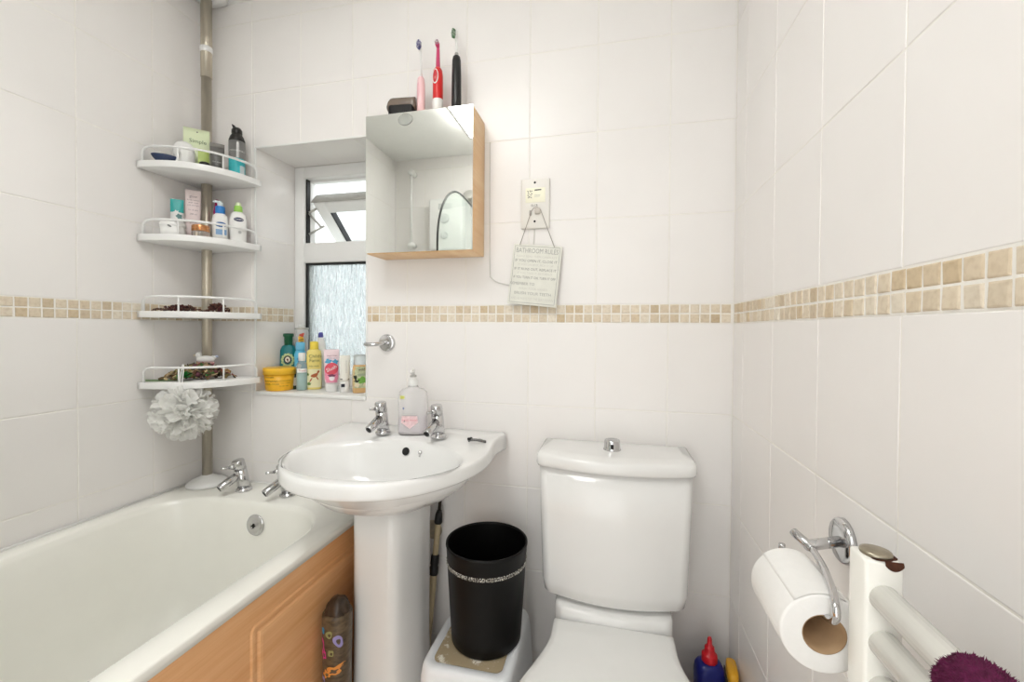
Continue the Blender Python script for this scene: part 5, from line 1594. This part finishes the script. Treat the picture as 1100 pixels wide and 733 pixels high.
single('leaf', dl.add(vs, fs), mat('sage_leaf', (126, 150, 110), rough=.5, var=.15, vscale=90), 'flat sage green leaf at the left of the bottom shelf', 'leaf', (-1.722, -0.192, S4), rz=radians(30))

t_ = thing('toy_duck', 'white toy duck with a dark red base on the heap of the bottom shelf', 'toy', (-1.664, -0.093, S4 + .040), rz=radians(40))
part('duck_body', uvsphere(.021, (0, 0, .024), 1.25, .8, .62, 22, 14).join(uvsphere(.009, (.021, 0, .030), 1.2, .7, .7, 14, 10)), M_PLASTIC, t_)
part('duck_head', uvsphere(.0095, (-.019, 0, .039), seg=18, rings=12).join(tube([(-.016, 0, .026), (-.018, 0, .038)], [.0095, .0075], 14)), M_PLASTIC, t_)
part('beak', tube([(-.027, 0, .039), (-.034, 0, .0375)], [.0034, .0016], 10), mat('pale_beak', (236, 224, 196), rough=.4), t_)
part('duck_base', lathe([(.017, 0), (.020, .001), (.023, .010), (.021, .014), (.0001, .0145)], 26, sx=1.1, sy=.72), mat('dark_red_base', (150, 44, 58), rough=.4), t_, label='dark red base')
part('base_stripe', lathe([(.0232, .010), (.0238, .0105), (.0236, .0135), (.0228, .014)], 26, sx=1.1, sy=.74), mat('pink_white_stripe', (232, 190, 190), rough=.4), t_)
part('tail_tip', uvsphere(.006, (.031, 0, .033), 1, .7, .7, 12, 8), mat('pale_blue_tail', (200, 208, 232), rough=.4), t_, label='pale blue tail')

# ------------------------------------------------------------------ shower puff hanging from the bottom shelf
pf = thing('shower_puff', 'white mesh shower puff hanging from the rail of the bottom shelf', 'shower puff', (-1.634, -0.190, 0.860))
m = mat('white_mesh_netting', (250, 250, 247), rough=.7, var=.01, bump=.15, bscale=500)
N, Lk = m.node_tree.nodes, m.node_tree.links
tr = N.new('ShaderNodeBsdfTranslucent'); tr.inputs['Color'].default_value = rgb(252, 252, 250)
ms = N.new('ShaderNodeMixShader'); ms.inputs['Fac'].default_value = .55
Lk.new(N['Principled BSDF'].outputs['BSDF'], ms.inputs[1]); Lk.new(tr.outputs['BSDF'], ms.inputs[2])
Lk.new(ms.outputs['Shader'], N['Material Output'].inputs['Surface'])
rnd = random.Random(31)
net = MB()
# cupped, wavy petals of gathered netting pointing outwards all round
for q in range(46):
    zf = 1 - 2 * (q + .5) / 46
    az = q * 2.39996 + rnd.uniform(-.25, .25)
    ax = Vector((sqrt(1 - zf * zf) * cos(az), sqrt(1 - zf * zf) * sin(az), zf))
    u = ax.orthogonal().normalized(); w = ax.cross(u)
    sp_ = rnd.uniform(0, 6.28); u, w = u * cos(sp_) + w * sin(sp_), w * cos(sp_) - u * sin(sp_)
    ph = rnd.uniform(0, 6.28)
    R_o = rnd.uniform(.034, .046)
    dep = rnd.uniform(.070, .092)
    nseg, nr = 56, 7
    vs = []
    for r_i in range(nr + 1):
        t = r_i / nr
        for i in range(nseg):
            a = 2 * pi * i / nseg
            rr = .003 + R_o * t ** 1.15 * (1 + .16 * sin(2 * a + ph) + .16 * t * sin(5 * a + ph * 1.7) + .07 * t * sin(9 * a + ph))
            d_ = dep * (.15 + .85 * t ** .55) + .010 * t * sin(4 * a + ph * 2.1) + .006 * t * sin(7 * a - ph)
            p = u * cos(a) * rr * .55 + w * sin(a) * rr + ax * d_
            L = p.length
            if L > .098: p *= .098 / L
            vs.append(p)
    fs = [(r_i * nseg + i, r_i * nseg + (i + 1) % nseg, (r_i + 1) * nseg + (i + 1) % nseg, (r_i + 1) * nseg + i) for r_i in range(nr) for i in range(nseg)]
    net.add(vs, fs)
net.v = [(x * .98, y * .92, z * .93) for x, y, z in net.v]
part('ruffles', net, m, pf)
gx = shelf_curve(SR - 0.010)
hp = gx[9]
lp = [(hp[0] - pf.location.x - .003, hp[1] - pf.location.y - .001, S4 + .050 - pf.location.z), (hp[0] - pf.location.x - .0045, hp[1] - pf.location.y - .0065, .10), (hp[0] - pf.location.x - .004, hp[1] - pf.location.y - .008, .075), (-.001, .0, .03), (.002, .002, .03), (hp[0] - pf.location.x + .004, hp[1] - pf.location.y - .008, .075), (hp[0] - pf.location.x + .0045, hp[1] - pf.location.y - .0065, .10), (hp[0] - pf.location.x + .003, hp[1] - pf.location.y - .001, S4 + .050 - pf.location.z)]
part('cord_loop', tube(smooth_path(lp, 6, closed=True), .0017, 7, closed=True), M_PLASTIC, pf, label='white hanging cord')

# ------------------------------------------------------------------ far end of the bath, seen in the mirror door
rr_ = thing('shower_riser_rail', 'white vertical shower rail beside the corner, seen in the mirror door', 'rail', (-1.640, YF + .002, 1.675))
part('rail', tube([(-1.640, YF + .05, 1.665), (-1.640, YF + .05, 2.200)], .0075, 16), M_PLASTIC, rr_, world=True)
for z in (1.690, 2.175):
    part('bracket', uvsphere(.026, (-1.640, YF + .045, z), 1, 1, .8, 20, 12).join(cyl_between((-1.640, YF + .045, z), (-1.640, YF + .001, z), .018)), M_PLASTIC, rr_, world=True)
es = thing('electric_shower', 'white electric shower unit with round dials, seen in the mirror door', 'shower unit', (-1.385, YF + .001, 1.62))
part('casing', box(-1.50, -1.27, YF + .001, YF + .085, 1.64, 1.98, b=.015, seg=3), M_PLASTIC, es, world=True)
M_DIAL = mat('grey_dial', (196, 198, 196), rough=.3)
for z, r_ in ((1.845, .032), (1.735, .024)):
    o = part('dial', lathe([(r_, 0), (r_ * 1.02, .004), (r_ * .92, .016), (r_ * .8, .019), (.0001, .019)], 28).xf(Matrix.Rotation(-pi / 2, 4, 'X')), M_DIAL, es)
    o.location = (-1.385 + 1.385 - .005, .085, z - 1.62)
part('panel', box(-1.43, -1.34, YF + .0845, YF + .0865, 1.905, 1.945, b=.001), mat('pale_grey_panel', (208, 210, 208), rough=.4), es, world=True)
sh = thing('shower_handset', 'grey shower handset on a black clip, seen in the mirror door', 'shower head', (-1.215, YF + .001, 1.90))
part('clip', box(-.012, .012, .001, .035, -.01, .06, b=.004), M_RUBBER, sh, label='black wall clip')
part('handle', tube([(0, .04, -.03), (0, .05, .03), (0, .085, .075)], [.011, .012, .016], 16), M_ALU, sh)
part('head', lathe([(.018, 0), (.036, .012), (.038, .022), (.034, .024), (.0001, .0245)], 28).xf(Matrix.Rotation(radians(-60), 4, 'X')).move((0, .085, .075)), M_ALU, sh)
part('hose', tube(smooth_path([(0, .038, -.03), (-.004, .03, -.12), (-.006, .028, -.25), (.0, .03, -.36), (.02, .03, -.42), (.036, .03, -.38), (.036, .03, -.26)], 8), .007, 10), M_ALU, sh)
sc = thing('bath_screen', 'curved topped glass bath screen with a dark seal, seen in the mirror', 'bath screen', (-1.075, YF + .012, BZt + .004))
ang = atan2(.72, -.10)
def scr(u, z, n): return (u * cos(ang) - n * sin(ang), u * sin(ang) + n * cos(ang), z)
top_ = 1.285
W_ = .70
ol = [(0.012, 0.012), (W_, 0.012)]
for k in range(15):
    a = pi / 2 * k / 14
    ol.append((W_ - .22 + .22 * cos(a), top_ - .30 + .30 * sin(a)))
for k in range(1, 12):
    t = k / 11
    ol.append((W_ - .22 - (W_ - .232) * t, top_ - .16 * t ** 1.5))
loops = [[scr(u, z, n) for u, z in ol] for n in (-.003, .003)]
part('glass', loft(loops, smooth=False), clear_mat('pale_screen_glass', (236, 242, 238), rough=.02, ior=1.2, haze=.22), sc)
part('edge_seal', tube([scr(u, z, 0) for u, z in ol[1:-1]], .0055, 8), mat('dark_seal', (60, 62, 60), rough=.4), sc, label='dark edge seal')
part('hinge_post', box(-.011, .013, -.011, .013, 0, 1.10, b=.003), M_PLASTIC, sc)

# ------------------------------------------------------------------ panel light, and an unseen lamp added to brighten the bath
dn = thing('bath_fill_lamp', 'round chrome lamp added in the ceiling to brighten the bath', 'light', (-1.40, -0.72, CEIL))
part('bezel', lathe([(.036, -.0005), (.044, -.0005), (.045, -.003), (.040, -.006), (.034, -.004), (.033, -.0015)], 36, caps=False), M_CHROME, dn)
md = bpy.data.materials.new('lit_bath_fill_lens'); md.use_nodes = True
md.node_tree.nodes['Principled BSDF'].inputs['Emission Color'].default_value = (*LAMP_COLOR, 1)
md.node_tree.nodes['Principled BSDF'].inputs['Emission Strength'].default_value = 6.0
part('lens', lathe([(.0345, -.0022), (.0001, -.0026)], 30, caps=False), md, dn)
sl = bpy.data.lights.new('bath_fill_beam', 'SPOT')
sl.energy = 13.0; sl.spot_size = radians(84); sl.spot_blend = 1.0; sl.shadow_soft_size = 0.034; sl.color = LAMP_COLOR
slo = bpy.data.objects.new('bath_fill_beam', sl); COL.objects.link(slo); slo.parent = dn
slo.location = (0, 0, -.012)

cl_ = thing('ceiling_light', 'square white panel light hung just below the ceiling', 'light', (LX, LY, CEIL))
fr_ = MB()
for a in ((-.24, -.225, -.24, .24), (.225, .24, -.24, .24), (-.225, .225, -.24, -.225), (-.225, .225, .225, .24)):
    fr_.join(box(a[0], a[1], a[2], a[3], -.062, -.044, b=.002))
part('panel_frame', fr_, M_PLASTIC, cl_)
for sx_ in (-.23, .23):
    for sy_ in (-.23, .23):
        part('hanger', tube([(sx_, sy_, -.001), (sx_, sy_, -.046)], .003, 8), M_CHROME, cl_)
m = bpy.data.materials.new('lit_diffuser'); m.use_nodes = True
N = m.node_tree.nodes
N['Principled BSDF'].inputs['Base Color'].default_value = (.9, .9, .9, 1)
N['Principled BSDF'].inputs['Emission Color'].default_value = (*LAMP_COLOR, 1)
N['Principled BSDF'].inputs['Emission Strength'].default_value = LAMP_STRENGTH
part('diffuser', box(-.2245, .2245, -.2245, .2245, -.059, -.047), m, cl_)

# ------------------------------------------------------------------ groups of like things
for o in COL.objects:
    if o.parent or 'label' not in o: continue
    if o['category'] == 'toothbrush': o['group'] = 'electric toothbrushes on the mirror cabinet'
    elif o['category'] == 'dried petals': o['group'] = 'dried petals on the third shelf'
    elif o['category'] in ('bottle', 'tube') and 0 < o.location.y < RD: o['group'] = 'bottles and tubes on the window sill'
    elif o['category'] in ('bottle', 'tube') and o.location.x < -1.5 and abs(o.location.z - S2) < .01: o['group'] = 'bottles and tubes on the second corner shelf'
